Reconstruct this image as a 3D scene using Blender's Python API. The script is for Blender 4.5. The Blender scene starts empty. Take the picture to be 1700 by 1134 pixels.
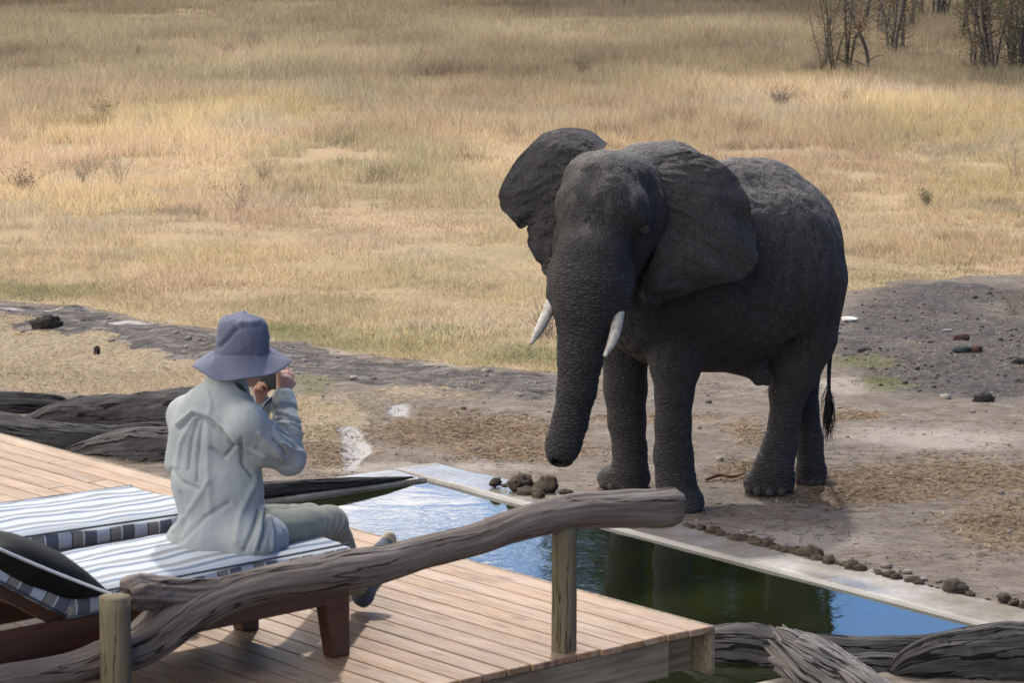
import bpy, math, random
import numpy as np
from mathutils import Vector, Matrix
random.seed(7); np.random.seed(7)
rad = math.radians
sc = bpy.context.scene
C = sc.collection

# ------------------------------------------------------------------ camera, world, sun, exposure
F_PX = 4960.0; CAM_H = 5.1
PITCH = math.atan(755.0 / F_PX)
cp, sp = math.cos(PITCH), math.sin(PITCH)
cam_d = bpy.data.cameras.new('camera'); cam = bpy.data.objects.new('camera', cam_d); C.objects.link(cam)
cam.location = (0, 0, CAM_H); cam.rotation_euler = (math.pi / 2 - PITCH, 0, 0)
cam_d.sensor_width = 36.0; cam_d.lens = F_PX / 1700 * 36.0
cam_d.clip_start = 0.5; cam_d.clip_end = 6000
cam_d.dof.use_dof = True; cam_d.dof.focus_distance = 24.0; cam_d.dof.aperture_fstop = 11.0
sc.camera = cam

SUN_DIR = Vector((0.04, 0.76, 0.86)).normalized()      # towards the sun: behind the elephant, to the left
w = bpy.data.worlds.new('World'); sc.world = w; w.use_nodes = True
nt = w.node_tree; nt.nodes.clear()
wo = nt.nodes.new('ShaderNodeOutputWorld'); bg = nt.nodes.new('ShaderNodeBackground')
sky = nt.nodes.new('ShaderNodeTexSky'); sky.sky_type = 'NISHITA'; sky.sun_disc = False
sky.sun_elevation = math.asin(SUN_DIR.z); sky.sun_rotation = math.atan2(SUN_DIR.x, SUN_DIR.y)
sky.air_density = 1.0; sky.dust_density = 0.6; sky.ozone_density = 2.5
tc = nt.nodes.new('ShaderNodeTexCoord')
mp = nt.nodes.new('ShaderNodeMapping'); mp.inputs['Scale'].default_value = (1.0, 1.0, 3.0); mp.inputs['Location'].default_value = (0.35, 0.0, 0.9)
ns = nt.nodes.new('ShaderNodeTexNoise'); ns.inputs['Scale'].default_value = 13; ns.inputs['Detail'].default_value = 7; ns.inputs['Roughness'].default_value = 0.55
sep = nt.nodes.new('ShaderNodeSeparateXYZ'); nt.links.new(tc.outputs['Generated'], sep.inputs[0])
ma = nt.nodes.new('ShaderNodeMath'); ma.operation = 'MULTIPLY_ADD'; ma.inputs[1].default_value = -1.5; nt.links.new(sep.outputs[0], ma.inputs[0]); ma.use_clamp = False
rp = nt.nodes.new('ShaderNodeValToRGB'); rp.color_ramp.elements[0].position = 0.545; rp.color_ramp.elements[1].position = 0.635
mx = nt.nodes.new('ShaderNodeMix'); mx.data_type = 'RGBA'
tint = nt.nodes.new('ShaderNodeMix'); tint.data_type = 'RGBA'; tint.blend_type = 'MULTIPLY'; tint.inputs[0].default_value = 1.0
tint.inputs[7].default_value = (0.62, 0.90, 1.28, 1)
nt.links.new(tc.outputs['Generated'], mp.inputs[0]); nt.links.new(mp.outputs[0], ns.inputs['Vector'])
nt.links.new(ns.outputs[0], ma.inputs[2]); nt.links.new(ma.outputs[0], rp.inputs[0]); nt.links.new(rp.outputs[0], mx.inputs[0])
nt.links.new(sky.outputs[0], tint.inputs[6]); nt.links.new(tint.outputs[2], mx.inputs[6])
mx.inputs[7].default_value = (23, 22, 21, 1)
nt.links.new(mx.outputs[2], bg.inputs[0]); bg.inputs[1].default_value = 0.10
nt.links.new(bg.outputs[0], wo.inputs[0])

sun_d = bpy.data.lights.new('sun', 'SUN'); sun_o = bpy.data.objects.new('sun', sun_d); C.objects.link(sun_o)
sun_d.energy = 3.2; sun_d.angle = rad(2.5); sun_d.color = (1.0, 0.93, 0.83)
sun_o.rotation_euler = (-SUN_DIR).to_track_quat('-Z', 'Y').to_euler(); sun_o.location = (0, 0, 30)

sc.view_settings.view_transform = 'Standard'; sc.view_settings.look = 'None'
sc.view_settings.exposure = 0.35; sc.view_settings.gamma = 1.0; sc.view_settings.use_curve_mapping = False
sc.cycles.max_bounces = 6; sc.cycles.diffuse_bounces = 3; sc.cycles.glossy_bounces = 3
sc.cycles.transparent_max_bounces = 6; sc.cycles.caustics_reflective = False; sc.cycles.caustics_refractive = False

# ------------------------------------------------------------------ helpers
def ray(px, py):
    u = (px - 850) / F_PX; v = (567 - py) / F_PX
    return np.array((u, cp + v * sp, -sp + v * cp))
def G(px, py, h=0.0):
    'world point at height h seen at photo pixel'
    d = ray(px, py); t = (h - CAM_H) / d[2]
    return np.array((d[0] * t, d[1] * t, h))
def W(px, py, Y):
    'world point at distance Y seen at photo pixel'
    d = ray(px, py); t = Y / d[1]
    return np.array((d[0] * t, Y, CAM_H + d[2] * t))
def project(x, y, z):
    z = z - CAM_H; dep = y * cp - z * sp; up = y * sp + z * cp
    dep = np.maximum(dep, 0.5)
    return 850 + F_PX * x / dep, 567 - F_PX * up / dep

def tag(o, label=None, cat=None, group=None, kind=None):
    if label: o['label'] = label
    if cat: o['category'] = cat
    if group: o['group'] = group
    if kind: o['kind'] = kind
    return o
def empty(name, loc=(0, 0, 0), rotz=0.0):
    o = bpy.data.objects.new(name, None); C.objects.link(o)
    o.location = loc; o.rotation_euler = (0, 0, rotz); o.empty_display_size = 0.1
    return o
def link_mesh(name, me, mats=None, parent=None, smooth=True):
    o = bpy.data.objects.new(name, me); C.objects.link(o)
    if mats is not None:
        for m in (mats if isinstance(mats, (list, tuple)) else [mats]): me.materials.append(m)
    if smooth and len(me.polygons):
        me.polygons.foreach_set('use_smooth', np.ones(len(me.polygons), bool))
    if parent is not None:
        o.parent = parent
        o.matrix_parent_inverse = world_of(parent).inverted()
    return o
def world_of(o):
    m = Matrix.LocRotScale(o.location, o.rotation_euler, o.scale)
    if o.parent: m = world_of(o.parent) @ o.matrix_parent_inverse @ m
    return m
def np_mesh(name, V, Fq=None, Ft=None, uv=None, attrs=None, mat_idx=None):
    'fast mesh from numpy; Fq (n,4) quads, Ft (m,3) triangles; attrs dict name->(per vertex array)'
    me = bpy.data.meshes.new(name)
    V = np.asarray(V, np.float32)
    Fq = np.zeros((0, 4), np.int32) if Fq is None else np.asarray(Fq, np.int32)
    Ft = np.zeros((0, 3), np.int32) if Ft is None else np.asarray(Ft, np.int32)
    nl = Fq.size + Ft.size; nf = len(Fq) + len(Ft)
    me.vertices.add(len(V)); me.vertices.foreach_set('co', V.ravel())
    me.loops.add(nl); me.loops.foreach_set('vertex_index', np.concatenate([Fq.ravel(), Ft.ravel()]).astype(np.int32))
    me.polygons.add(nf)
    st = np.concatenate([np.arange(len(Fq)) * 4, Fq.size + np.arange(len(Ft)) * 3]).astype(np.int32)
    me.polygons.foreach_set('loop_start', st)
    if mat_idx is not None: me.polygons.foreach_set('material_index', np.asarray(mat_idx, np.int32))
    if uv is not None:
        l = me.uv_layers.new(name='UVMap')
        li = np.concatenate([Fq.ravel(), Ft.ravel()])
        l.data.foreach_set('uv', np.asarray(uv, np.float32)[li].ravel())
    me.update(calc_edges=True); me.validate()
    for k, a in (attrs or {}).items():
        a = np.asarray(a, np.float32)
        if a.ndim == 1:
            at = me.attributes.new(k, 'FLOAT', 'POINT'); at.data.foreach_set('value', a)
        else:
            if a.shape[1] == 3: a = np.c_[a, np.ones(len(a), np.float32)]
            at = me.attributes.new(k, 'FLOAT_COLOR', 'POINT'); at.data.foreach_set('color', a.ravel())
    return me

def sstep(a, b, x):
    t = np.clip((x - a) / (b - a), 0, 1); return t * t * (3 - 2 * t)
# ---- numpy noise
def _hash(i, j, k, s):
    with np.errstate(over='ignore'):
        h = (i.astype(np.uint32) * np.uint32(374761393) + j.astype(np.uint32) * np.uint32(668265263)
             + k.astype(np.uint32) * np.uint32(2147483647) + np.uint32(s) * np.uint32(1274126177))
        h = (h ^ (h >> np.uint32(13))) * np.uint32(1274126177)
        h = (h ^ (h >> np.uint32(15))) * np.uint32(2246822519)
        h = h ^ (h >> np.uint32(14))
    return (h & np.uint32(0xFFFFFF)).astype(np.float32) / np.float32(0xFFFFFF) * 2 - 1
def vnoise(P, scale=1.0, seed=0):
    P = np.asarray(P, np.float64) * scale
    I = np.floor(P).astype(np.int64); f = (P - I).astype(np.float32); u = f * f * (3 - 2 * f)
    r = 0
    for dx in (0, 1):
        wx = u[..., 0] if dx else 1 - u[..., 0]
        for dy in (0, 1):
            wy = u[..., 1] if dy else 1 - u[..., 1]
            for dz in (0, 1):
                wz = u[..., 2] if dz else 1 - u[..., 2]
                r = r + wx * wy * wz * _hash(I[..., 0] + dx, I[..., 1] + dy, I[..., 2] + dz, seed)
    return r
def fbm(P, scale=1.0, octaves=4, seed=0, gain=0.5):
    a = 1.0; r = 0; t = 0
    for o in range(octaves):
        r = r + a * vnoise(P, scale * 2 ** o, seed + o * 17); t += a; a *= gain
    return r / t

# ---- implicit surfaces
class SDF:
    def __init__(s, lo, hi, h):
        s.lo = np.array(lo, float); s.h = h
        n = np.ceil((np.array(hi) - s.lo) / h).astype(int) + 1
        s.ax = [s.lo[i] + np.arange(n[i]) * h for i in range(3)]
        s.v = np.full(n, 0.4, np.float32)
    def _box(s, lo, hi):
        sl = []
        for i in range(3):
            a = max(0, int((lo[i] - s.lo[i]) / s.h)); b = min(len(s.ax[i]), int((hi[i] - s.lo[i]) / s.h) + 2)
            if b <= a: return None, None
            sl.append(slice(a, b))
        X, Y, Z = np.meshgrid(s.ax[0][sl[0]], s.ax[1][sl[1]], s.ax[2][sl[2]], indexing='ij', sparse=True)
        return tuple(sl), (X.astype(np.float32), Y.astype(np.float32), Z.astype(np.float32))
    def _comb(s, sl, d, k, sub):
        v = s.v[sl]
        if sub:
            d = -d; h = np.maximum(k - np.abs(v - d), 0) / k; s.v[sl] = np.maximum(v, d) + h * h * k / 4
        else:
            h = np.maximum(k - np.abs(v - d), 0) / k; s.v[sl] = np.minimum(v, d) - h * h * k / 4
    def cone(s, a, b, r1, r2, k=0.05, flat=None, fs=1.0, sub=False):
        'tapered capsule; flat = direction, fs = scale of the section along it'
        a = np.asarray(a, float); b = np.asarray(b, float); m = max(r1, r2) * max(1, fs) + k + 2 * s.h
        sl, g = s._box(np.minimum(a, b) - m, np.maximum(a, b) + m)
        if sl is None: return
        X, Y, Z = g; ba = b - a; L2 = max(1e-9, float(ba @ ba))
        px, py, pz = X - a[0], Y - a[1], Z - a[2]
        t = np.clip((px * ba[0] + py * ba[1] + pz * ba[2]) / L2, 0, 1)
        px = px - t * ba[0]; py = py - t * ba[1]; pz = pz - t * ba[2]
        q = px * px + py * py + pz * pz
        if flat is not None:
            n = np.asarray(flat, float); n = n / np.linalg.norm(n)
            c = px * n[0] + py * n[1] + pz * n[2]
            q = q - c * c + (c / fs) ** 2
        d = np.sqrt(q) - (r1 + (r2 - r1) * t)
        if flat is not None: d = d * min(1, fs) if fs < 1 else d
        s._comb(sl, d, k, sub)
    def chain(s, pts, rs, k=0.05, **kw):
        for i in range(len(pts) - 1): s.cone(pts[i], pts[i + 1], rs[i], rs[i + 1], k, **kw)
    def ell(s, c, R, axes=None, k=0.05, sub=False):
        c = np.asarray(c, float); R = np.asarray(R, float)
        A = np.eye(3) if axes is None else np.array([np.asarray(x, float) / np.linalg.norm(x) for x in axes])
        m = R.max() + k + 2 * s.h
        sl, g = s._box(c - m, c + m)
        if sl is None: return
        X, Y, Z = g; px, py, pz = X - c[0], Y - c[1], Z - c[2]
        k0 = 0; k1 = 0
        for i in range(3):
            q = px * A[i, 0] + py * A[i, 1] + pz * A[i, 2]
            k0 = k0 + (q / R[i]) ** 2; k1 = k1 + (q / R[i] ** 2) ** 2
        k0 = np.sqrt(k0); k1 = np.sqrt(k1) + 1e-6
        s._comb(sl, k0 * (k0 - 1) / k1, k, sub)
    def mesh(s):
        v = s.v; ins = v < 0
        nx, ny, nz = v.shape
        c = np.zeros((nx - 1, ny - 1, nz - 1), np.int8)
        for dx in (0, 1):
            for dy in (0, 1):
                for dz in (0, 1):
                    c += ins[dx:nx - 1 + dx, dy:ny - 1 + dy, dz:nz - 1 + dz]
        I, J, K = np.nonzero((c > 0) & (c < 8)); n = len(I)
        vid = np.full(c.shape, -1, np.int32); vid[I, J, K] = np.arange(n)
        acc = np.zeros((n, 3)); cnt = np.zeros(n)
        cor = [(x, y, z) for x in (0, 1) for y in (0, 1) for z in (0, 1)]
        for a in cor:
            for ax in range(3):
                if a[ax]: continue
                b = list(a); b[ax] = 1
                va = v[I + a[0], J + a[1], K + a[2]]; vb = v[I + b[0], J + b[1], K + b[2]]
                m = (va < 0) != (vb < 0); t = va[m] / (va[m] - vb[m])
                p = np.tile(np.array(a, float), (m.sum(), 1)); p[:, ax] += t
                acc[m] += p; cnt[m] += 1
        V = (np.stack([I, J, K], 1) + acc / cnt[:, None]) * s.h + s.lo
        Q = []
        for ax in range(3):
            o1, o2 = [(1, 2), (2, 0), (0, 1)][ax]
            a = np.moveaxis(ins, (ax, o1, o2), (0, 1, 2)); vi = np.moveaxis(vid, (ax, o1, o2), (0, 1, 2))
            e = a[:-1, 1:-1, 1:-1] != a[1:, 1:-1, 1:-1]
            i, j, k = np.nonzero(e); j = j + 1; k = k + 1
            q = np.stack([vi[i, j - 1, k - 1], vi[i, j, k - 1], vi[i, j, k], vi[i, j - 1, k]], 1)
            fl = ~a[i, j, k]; q[fl] = q[fl][:, ::-1]
            Q.append(q)
        return V.astype(np.float32), np.concatenate(Q)
def vnormals(V, Q):
    fn = np.cross(V[Q[:, 2]] - V[Q[:, 0]], V[Q[:, 3]] - V[Q[:, 1]])
    N = np.zeros_like(V)
    for i in range(4): 
        for a in range(3): N[:, a] += np.bincount(Q[:, i], fn[:, a], len(V))
    return N / (np.linalg.norm(N, axis=1, keepdims=True) + 1e-9)
def smooth_verts(V, Q, it=2, f=0.5):
    for _ in range(it):
        S = np.zeros_like(V); n = np.zeros(len(V))
        for i in range(4):
            a, b = Q[:, i], Q[:, (i + 1) % 4]
            for x, y in ((a, b), (b, a)):
                for c in range(3): S[:, c] += np.bincount(x, V[y, c], len(V))
                n += np.bincount(x, minlength=len(V))
        V = V + f * (S / np.maximum(n, 1)[:, None] - V)
    return V

# ---- lofted tubes
def catmull(P, n):
    P = np.asarray(P, float)
    if len(P) == 2:
        t = np.linspace(0, 1, n)[:, None]; return P[0] * (1 - t) + P[1] * t
    E = np.vstack([2 * P[0] - P[1], P, 2 * P[-1] - P[-2]]); out = []
    for u in np.linspace(0, len(P) - 1 - 1e-6, n):
        i = int(u); t = u - i; a, b, c, d = E[i:i + 4]
        out.append(0.5 * ((2 * b) + (c - a) * t + (2 * a - 5 * b + 4 * c - d) * t * t + (3 * b - a - 3 * c + d) * t ** 3))
    return np.array(out)
def loft(P, R, nl=60, na=28, bump=None, cap=True, flat=(1.0, 1.0), ragged=0.0):
    'tube through P with radii R; bump(theta, s, point) -> radial factor. returns V, Fq, Ft, uv'
    c = catmull(P, nl); r = catmull(np.c_[np.asarray(R, float), np.zeros(len(R)), np.zeros(len(R))], nl)[:, 0]
    r = np.maximum(r, 1e-3)
    T = np.gradient(c, axis=0); T /= np.linalg.norm(T, axis=1, keepdims=True)
    up = np.array((0, 0, 1.0)) if abs(T[0][2]) < 0.9 else np.array((1.0, 0, 0))
    N = np.zeros_like(c); n = -np.cross(T[0], np.cross(up, T[0])); n /= np.linalg.norm(n)
    for i in range(nl):
        n = n - T[i] * (n @ T[i]); n /= np.linalg.norm(n); N[i] = n
    B = np.cross(T, N)
    s = np.r_[0, np.cumsum(np.linalg.norm(np.diff(c, axis=0), axis=1))]
    th = np.arange(na + 1) / na * 2 * np.pi
    TH, S = np.meshgrid(th, s)
    rr = r[:, None] * np.ones_like(TH)
    D = np.cos(TH)[..., None] * N[:, None] * flat[0] + np.sin(TH)[..., None] * B[:, None] * flat[1]
    if bump is not None: rr = rr * (1 + bump(TH, S, r[:, None]))
    V = (c[:, None] + D * rr[..., None])
    V[:, -1] = V[:, 0]
    if ragged:
        for e, sg in ((0, -1), (nl - 1, 1)):
            q = vnoise(np.stack([np.cos(th) * 4, np.sin(th) * 4, 0 * th + e], -1), 1.0, 5) + 0.7 * vnoise(np.stack([np.cos(th) * 13, np.sin(th) * 13, 0 * th + e], -1), 1.0, 6)
            V[e] += sg * T[e] * (q * ragged)[:, None]; V[e, -1] = V[e, 0]
    uv = np.stack([TH / (2 * np.pi) * (2 * np.pi * np.mean(r)), S], -1).reshape(-1, 2)
    V = V.reshape(-1, 3); w_ = na + 1
    i, j = np.meshgrid(np.arange(nl - 1), np.arange(na), indexing='ij'); i = i.ravel(); j = j.ravel()
    Q = np.stack([i * w_ + j, i * w_ + j + 1, (i + 1) * w_ + j + 1, (i + 1) * w_ + j], 1)
    Tt = []
    if cap:
        for e, ring in ((0, 0), (1, nl - 1)):
            cc = c[ring]; ci = len(V); V = np.vstack([V, cc]); uv = np.vstack([uv, (0, s[ring])])
            for j in range(na):
                a, b = ring * w_ + j, ring * w_ + j + 1
                Tt.append((a, ci, b) if e == 0 else (b, ci, a))
    return V, Q, np.array(Tt, int).reshape(-1, 3), uv
def merge(parts):
    V, Q, T, U = [], [], [], []; n = 0
    for v, q, t, u in parts:
        V.append(v); Q.append(q + n); T.append(t + n if len(t) else np.zeros((0, 3), int)); U.append(u); n += len(v)
    return np.vstack(V), np.vstack(Q), np.vstack(T), np.vstack(U)
def log_bump(seed, rough=0.1, crack=0.06, freq=1.0):
    def f(TH, S, r):
        P = np.stack([np.cos(TH) * 1.2, np.sin(TH) * 1.2, S * 1.6], -1)
        b = rough * fbm(P, 1.3 * freq, 3, seed) * 1.6
        P2 = np.stack([np.cos(TH) * 5.5, np.sin(TH) * 5.5, S * 1.5 + 0.3 * vnoise(P, 2.0, seed + 4)], -1)
        g = fbm(P2, 1.0, 3, seed + 9)
        b = b - crack * np.clip(1 - np.abs(g) / 0.06, 0, 1) + rough * 0.22 * g + rough * 0.35 * fbm(P, 5.5, 3, seed + 3)
        return b
    return f
def log_obj(name, P, R, mat, seed=1, rough=0.1, crack=0.06, nl=90, na=40, parent=None, flat=(1, 1), extra=()):
    parts = [loft(P, R, nl, na, log_bump(seed, rough, crack), flat=flat)]
    for k, (p2, r2) in enumerate(extra): parts.append(loft(p2, r2, 30, 24, log_bump(seed + 31 + k, rough, crack)))
    V, Q, T, U = merge(parts)
    return link_mesh(name, np_mesh(name, V, Q, T, U), mat, parent)

# ---- boxes with bevels
def box_mesh(name, sx, sy, sz, bev=0.004, origin=(0, 0, 0), seg=1):
    import bmesh
    bm = bmesh.new(); bmesh.ops.create_cube(bm, size=1.0)
    for v in bm.verts: v.co = Vector((v.co.x * sx + origin[0], v.co.y * sy + origin[1], v.co.z * sz + origin[2]))
    if bev: bmesh.ops.bevel(bm, geom=bm.edges[:], offset=bev, segments=seg, affect='EDGES', profile=0.6)
    me = bpy.data.meshes.new(name); bm.to_mesh(me); bm.free(); return me
def new_obj(name, me, parent=None, loc=(0, 0, 0), rot=(0, 0, 0), mat=None):
    'child placed in its parent\'s own frame'
    o = bpy.data.objects.new(name, me); C.objects.link(o)
    if mat is not None and not me.materials: me.materials.append(mat)
    o.parent = parent; o.location = loc; o.rotation_euler = rot
    return o

# ------------------------------------------------------------------ materials
class Mat:
    def __init__(s, name, rough=0.8, spec=0.3):
        s.m = bpy.data.materials.new(name); s.m.use_nodes = True; s.nt = s.m.node_tree; s.nt.nodes.clear()
        s.out = s.n('OutputMaterial'); s.b = s.n('BsdfPrincipled'); s.l(s.b.outputs[0], s.out.inputs[0])
        s.b.inputs['Roughness'].default_value = rough; s.b.inputs['Specular IOR Level'].default_value = spec
    def n(s, t, **kw):
        nd = s.nt.nodes.new('ShaderNode' + t)
        for k, v in kw.items(): setattr(nd, k, v)
        return nd
    def l(s, a, b): s.nt.links.new(a, b)
    def coord(s, kind='Object', scale=(1, 1, 1), loc=(0, 0, 0), rot=(0, 0, 0)):
        t = s.n('TexCoord'); m = s.n('Mapping'); m.inputs['Scale'].default_value = scale; m.inputs['Location'].default_value = loc; m.inputs['Rotation'].default_value = rot
        s.l(t.outputs[kind], m.inputs[0]); return m.outputs[0]
    def noise(s, vec, scale, detail=4, rough=0.55, dist=0.0):
        t = s.n('TexNoise'); t.inputs['Scale'].default_value = scale; t.inputs['Detail'].default_value = detail
        t.inputs['Roughness'].default_value = rough; t.inputs['Distortion'].default_value = dist
        s.l(vec, t.inputs['Vector']); return t.outputs[0]
    def voro(s, vec, scale, feature='DISTANCE_TO_EDGE', rnd=1.0):
        t = s.n('TexVoronoi', feature=feature); t.inputs['Scale'].default_value = scale; t.inputs['Randomness'].default_value = rnd
        s.l(vec, t.inputs['Vector']); return t.outputs[0]
    def wave(s, vec, scale, dist=4, detail=3, dscale=1.0, dir='X', wtype='BANDS'):
        t = s.n('TexWave', wave_type=wtype); t.bands_direction = dir
        t.inputs['Scale'].default_value = scale; t.inputs['Distortion'].default_value = dist
        t.inputs['Detail'].default_value = detail; t.inputs['Detail Scale'].default_value = dscale
        s.l(vec, t.inputs['Vector']); return t.outputs[1]
    def ramp(s, fac, stops, interp='LINEAR'):
        r = s.n('ValToRGB'); e = r.color_ramp.elements; r.color_ramp.interpolation = interp
        while len(e) < len(stops): e.new(0.5)
        for i, (p, c) in enumerate(stops):
            e[i].position = p; e[i].color = (c, c, c, 1) if isinstance(c, (int, float)) else (*c, 1)
        s.l(fac, r.inputs[0]); return r.outputs[0]
    def mix(s, fac, a, b, mode='MIX'):
        m = s.n('Mix', data_type='RGBA', blend_type=mode)
        for ix, v in ((0, fac), (6, a), (7, b)):
            sock = m.inputs[ix]
            if isinstance(v, (int, float)): sock.default_value = v if ix == 0 else (v, v, v, 1)
            elif isinstance(v, tuple): sock.default_value = (*v, 1)
            else: s.l(v, sock)
        return m.outputs[2]
    def math(s, op, a, b=0.0, clamp=False):
        m = s.n('Math', operation=op); m.use_clamp = clamp
        for i, v in enumerate((a, b)):
            if isinstance(v, (int, float)): m.inputs[i].default_value = v
            else: s.l(v, m.inputs[i])
        return m.outputs[0]
    def attr(s, name, out='Fac'):
        a = s.n('Attribute'); a.attribute_name = name; return a.outputs[out]
    def col(s, c):
        if isinstance(c, tuple): s.b.inputs['Base Color'].default_value = (*c, 1)
        else: s.l(c, s.b.inputs['Base Color'])
        return s
    def bump(s, h, strength=0.4, dist=0.01, prev=None):
        b = s.n('Bump'); b.inputs['Strength'].default_value = strength; b.inputs['Distance'].default_value = dist
        s.l(h, b.inputs['Height'])
        if prev is not None: s.l(prev, b.inputs['Normal'])
        s.l(b.outputs[0], s.b.inputs['Normal']); return b.outputs[0]
    def rnd(s): return s.n('ObjectInfo').outputs['Random']

M = {}
def wood_weathered(name, dark, mid, light, across=42, bstr=0.7, crack=0.012, cfreq=12):
    m = Mat(name, 0.88, 0.15)
    wob = m.n('VectorMath', operation='ADD'); t = m.n('TexCoord'); nz = m.n('TexNoise'); nz.inputs['Scale'].default_value = 3.5; nz.inputs['Detail'].default_value = 3
    m.l(t.outputs['Object'], nz.inputs['Vector']); sc_ = m.n('VectorMath', operation='SCALE'); sc_.inputs[3].default_value = 0.05; m.l(nz.outputs['Color'], sc_.inputs[0])
    m.l(t.outputs['UV'], wob.inputs[0]); m.l(sc_.outputs[0], wob.inputs[1])
    def uv(sx, sy, loc=(0, 0, 0)):
        mm = m.n('Mapping'); mm.inputs['Scale'].default_value = (sx, sy, 1); mm.inputs['Location'].default_value = loc; m.l(wob.outputs[0], mm.inputs[0]); return mm.outputs[0]
    fib = m.noise(uv(across * 2.2, 3.0), 1.0, 6, 0.65)
    med = m.noise(uv(across * 0.5, 1.6, (4, 1, 0)), 1.0, 5, 0.6)
    blot = m.noise(m.coord('Object'), 5.0, 5, 0.6)
    r = m.math('ABSOLUTE', m.math('SUBTRACT', m.noise(uv(cfreq, 0.8, (7, 3, 0)), 1.0, 4, 0.55), 0.5))
    gate = m.noise(uv(6, 1.5, (2, 9, 0)), 1.0, 2)
    cr = m.ramp(m.math('SUBTRACT', r, m.math('MULTIPLY', m.ramp(gate, [(0.42, 0.0), (0.6, 1.0)]), crack)), [(0.0, 0.0), (0.012, 1.0)])
    c = m.ramp(m.math('ADD', m.math('MULTIPLY', fib, 0.5), m.math('MULTIPLY', med, 0.5)), [(0.30, dark), (0.5, mid), (0.70, light)])
    c = m.mix(m.math('MULTIPLY', m.ramp(blot, [(0.42, 0.0), (0.62, 1.0)]), 0.5), c, m.mix(fib, dark, mid))
    c = m.mix(cr, tuple(x * 0.3 for x in dark), c)
    m.col(c)
    h = m.math('ADD', m.math('ADD', m.math('MULTIPLY', fib, 0.7), m.math('MULTIPLY', med, 0.9)), m.math('MULTIPLY', cr, 0.9))
    m.bump(h, bstr, 0.014)
    return m.m
M['rail'] = wood_weathered('grey_driftwood_rail', (0.072, 0.055, 0.046), (0.150, 0.124, 0.108), (0.26, 0.230, 0.215), 44, 0.65, 0.006)
M['log_dark'] = wood_weathered('dark_dead_log', (0.016, 0.0145, 0.0145), (0.045, 0.041, 0.041), (0.105, 0.097, 0.094), 30, 1.0, 0.02, 10)
M['log_pale'] = wood_weathered('pale_dead_log', (0.10, 0.088, 0.078), (0.20, 0.182, 0.165), (0.32, 0.30, 0.27), 40, 1.0, 0.012, 16)
M['log_mid'] = wood_weathered('mid_dead_log', (0.025, 0.022, 0.022), (0.066, 0.060, 0.059), (0.15, 0.138, 0.132), 30, 1.0, 0.025, 11)
M['post'] = wood_weathered('treated_pole', (0.085, 0.070, 0.042), (0.135, 0.113, 0.072), (0.19, 0.163, 0.11), 26, 0.3, 0.002)

def plank_mat():
    m = Mat('pine_deck_plank', 0.62, 0.3)
    inf = m.n('ObjectInfo'); t = m.n('TexCoord'); comb = m.n('VectorMath', operation='MULTIPLY_ADD')
    m.l(t.outputs['Object'], comb.inputs[0]); comb.inputs[1].default_value = (9.0, 0.9, 9.0)
    mulr = m.n('VectorMath', operation='SCALE'); mulr.inputs[0].default_value = (13.1, 27.3, 5.7); m.l(inf.outputs['Random'], mulr.inputs[3])
    m.l(mulr.outputs[0], comb.inputs[2])
    v = comb.outputs[0]
    g = m.noise(v, 5.0, 6, 0.6, 0.6)
    c = m.ramp(g, [(0.28, (0.165, 0.095, 0.050)), (0.5, (0.265, 0.170, 0.098)), (0.75, (0.36, 0.255, 0.158))])
    tint = m.ramp(inf.outputs['Random'], [(0.0, (0.80, 0.72, 0.62)), (0.25, (1.04, 0.97, 0.86)), (0.5, (0.90, 0.81, 0.71)), (0.75, (1.10, 1.04, 0.94)), (1.0, (0.90, 0.86, 0.82))])
    c = m.mix(1.0, c, tint, 'MULTIPLY')
    st = m.ramp(m.noise(m.coord('Object', (1.5, 0.8, 1)), 2.2, 5), [(0.35, 0.72), (0.6, 1.0)])
    c = m.mix(1.0, c, st, 'MULTIPLY')
    wth = m.ramp(m.noise(v, 1.7, 5, 0.6, 0.6), [(0.42, 0.0), (0.7, 0.38)])
    c = m.mix(wth, c, (0.36, 0.31, 0.27))
    # knots
    kn = m.n('TexVoronoi'); kn.inputs['Scale'].default_value = 1.0; sc2 = m.n('VectorMath', operation='MULTIPLY_ADD')
    m.l(t.outputs['Object'], sc2.inputs[0]); sc2.inputs[1].default_value = (9.0, 2.3, 0.0); m.l(mulr.outputs[0], sc2.inputs[2]); m.l(sc2.outputs[0], kn.inputs['Vector'])
    k = m.ramp(kn.outputs['Distance'], [(0.09, 1.0), (0.19, 0.0)])
    c = m.mix(m.math('MULTIPLY', k, 0.75), c, (0.10, 0.05, 0.03))
    m.col(c); m.bump(m.math('ADD', g, m.math('MULTIPLY', k, -0.5)), 0.25, 0.003)
    m.b.inputs['Roughness'].default_value = 0.6
    return m.m
M['plank'] = plank_mat()
def beam_mat():
    m = Mat('weathered_beam', 0.8, 0.2)
    g = m.noise(m.coord('Object', (1.2, 14, 14)), 3, 6, 0.6, 0.5)
    m.col(m.ramp(g, [(0.3, (0.10, 0.075, 0.05)), (0.7, (0.26, 0.21, 0.15))])); m.bump(g, 0.3, 0.004); return m.m
M['beam'] = beam_mat()
def lounger_wood():
    m = Mat('dark_stained_hardwood', 0.42, 0.45)
    g = m.noise(m.coord('Object', (1.0, 12, 12)), 4, 5, 0.6, 0.4)
    m.col(m.ramp(g, [(0.3, (0.036, 0.014, 0.009)), (0.7, (0.078, 0.030, 0.018))])); m.bump(g, 0.15, 0.002); return m.m
M['lounger'] = lounger_wood()
def simple(name, c, rough=0.8, spec=0.3, nscale=30, nstr=0.1, var=0.15, bd=0.003):
    m = Mat(name, rough, spec); n = m.noise(m.coord('Object'), nscale, 4)
    m.col(m.mix(n, tuple(x * (1 - var) for x in c), tuple(min(1, x * (1 + var)) for x in c)))
    if nstr: m.bump(n, nstr, bd)
    return m.m

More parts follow.
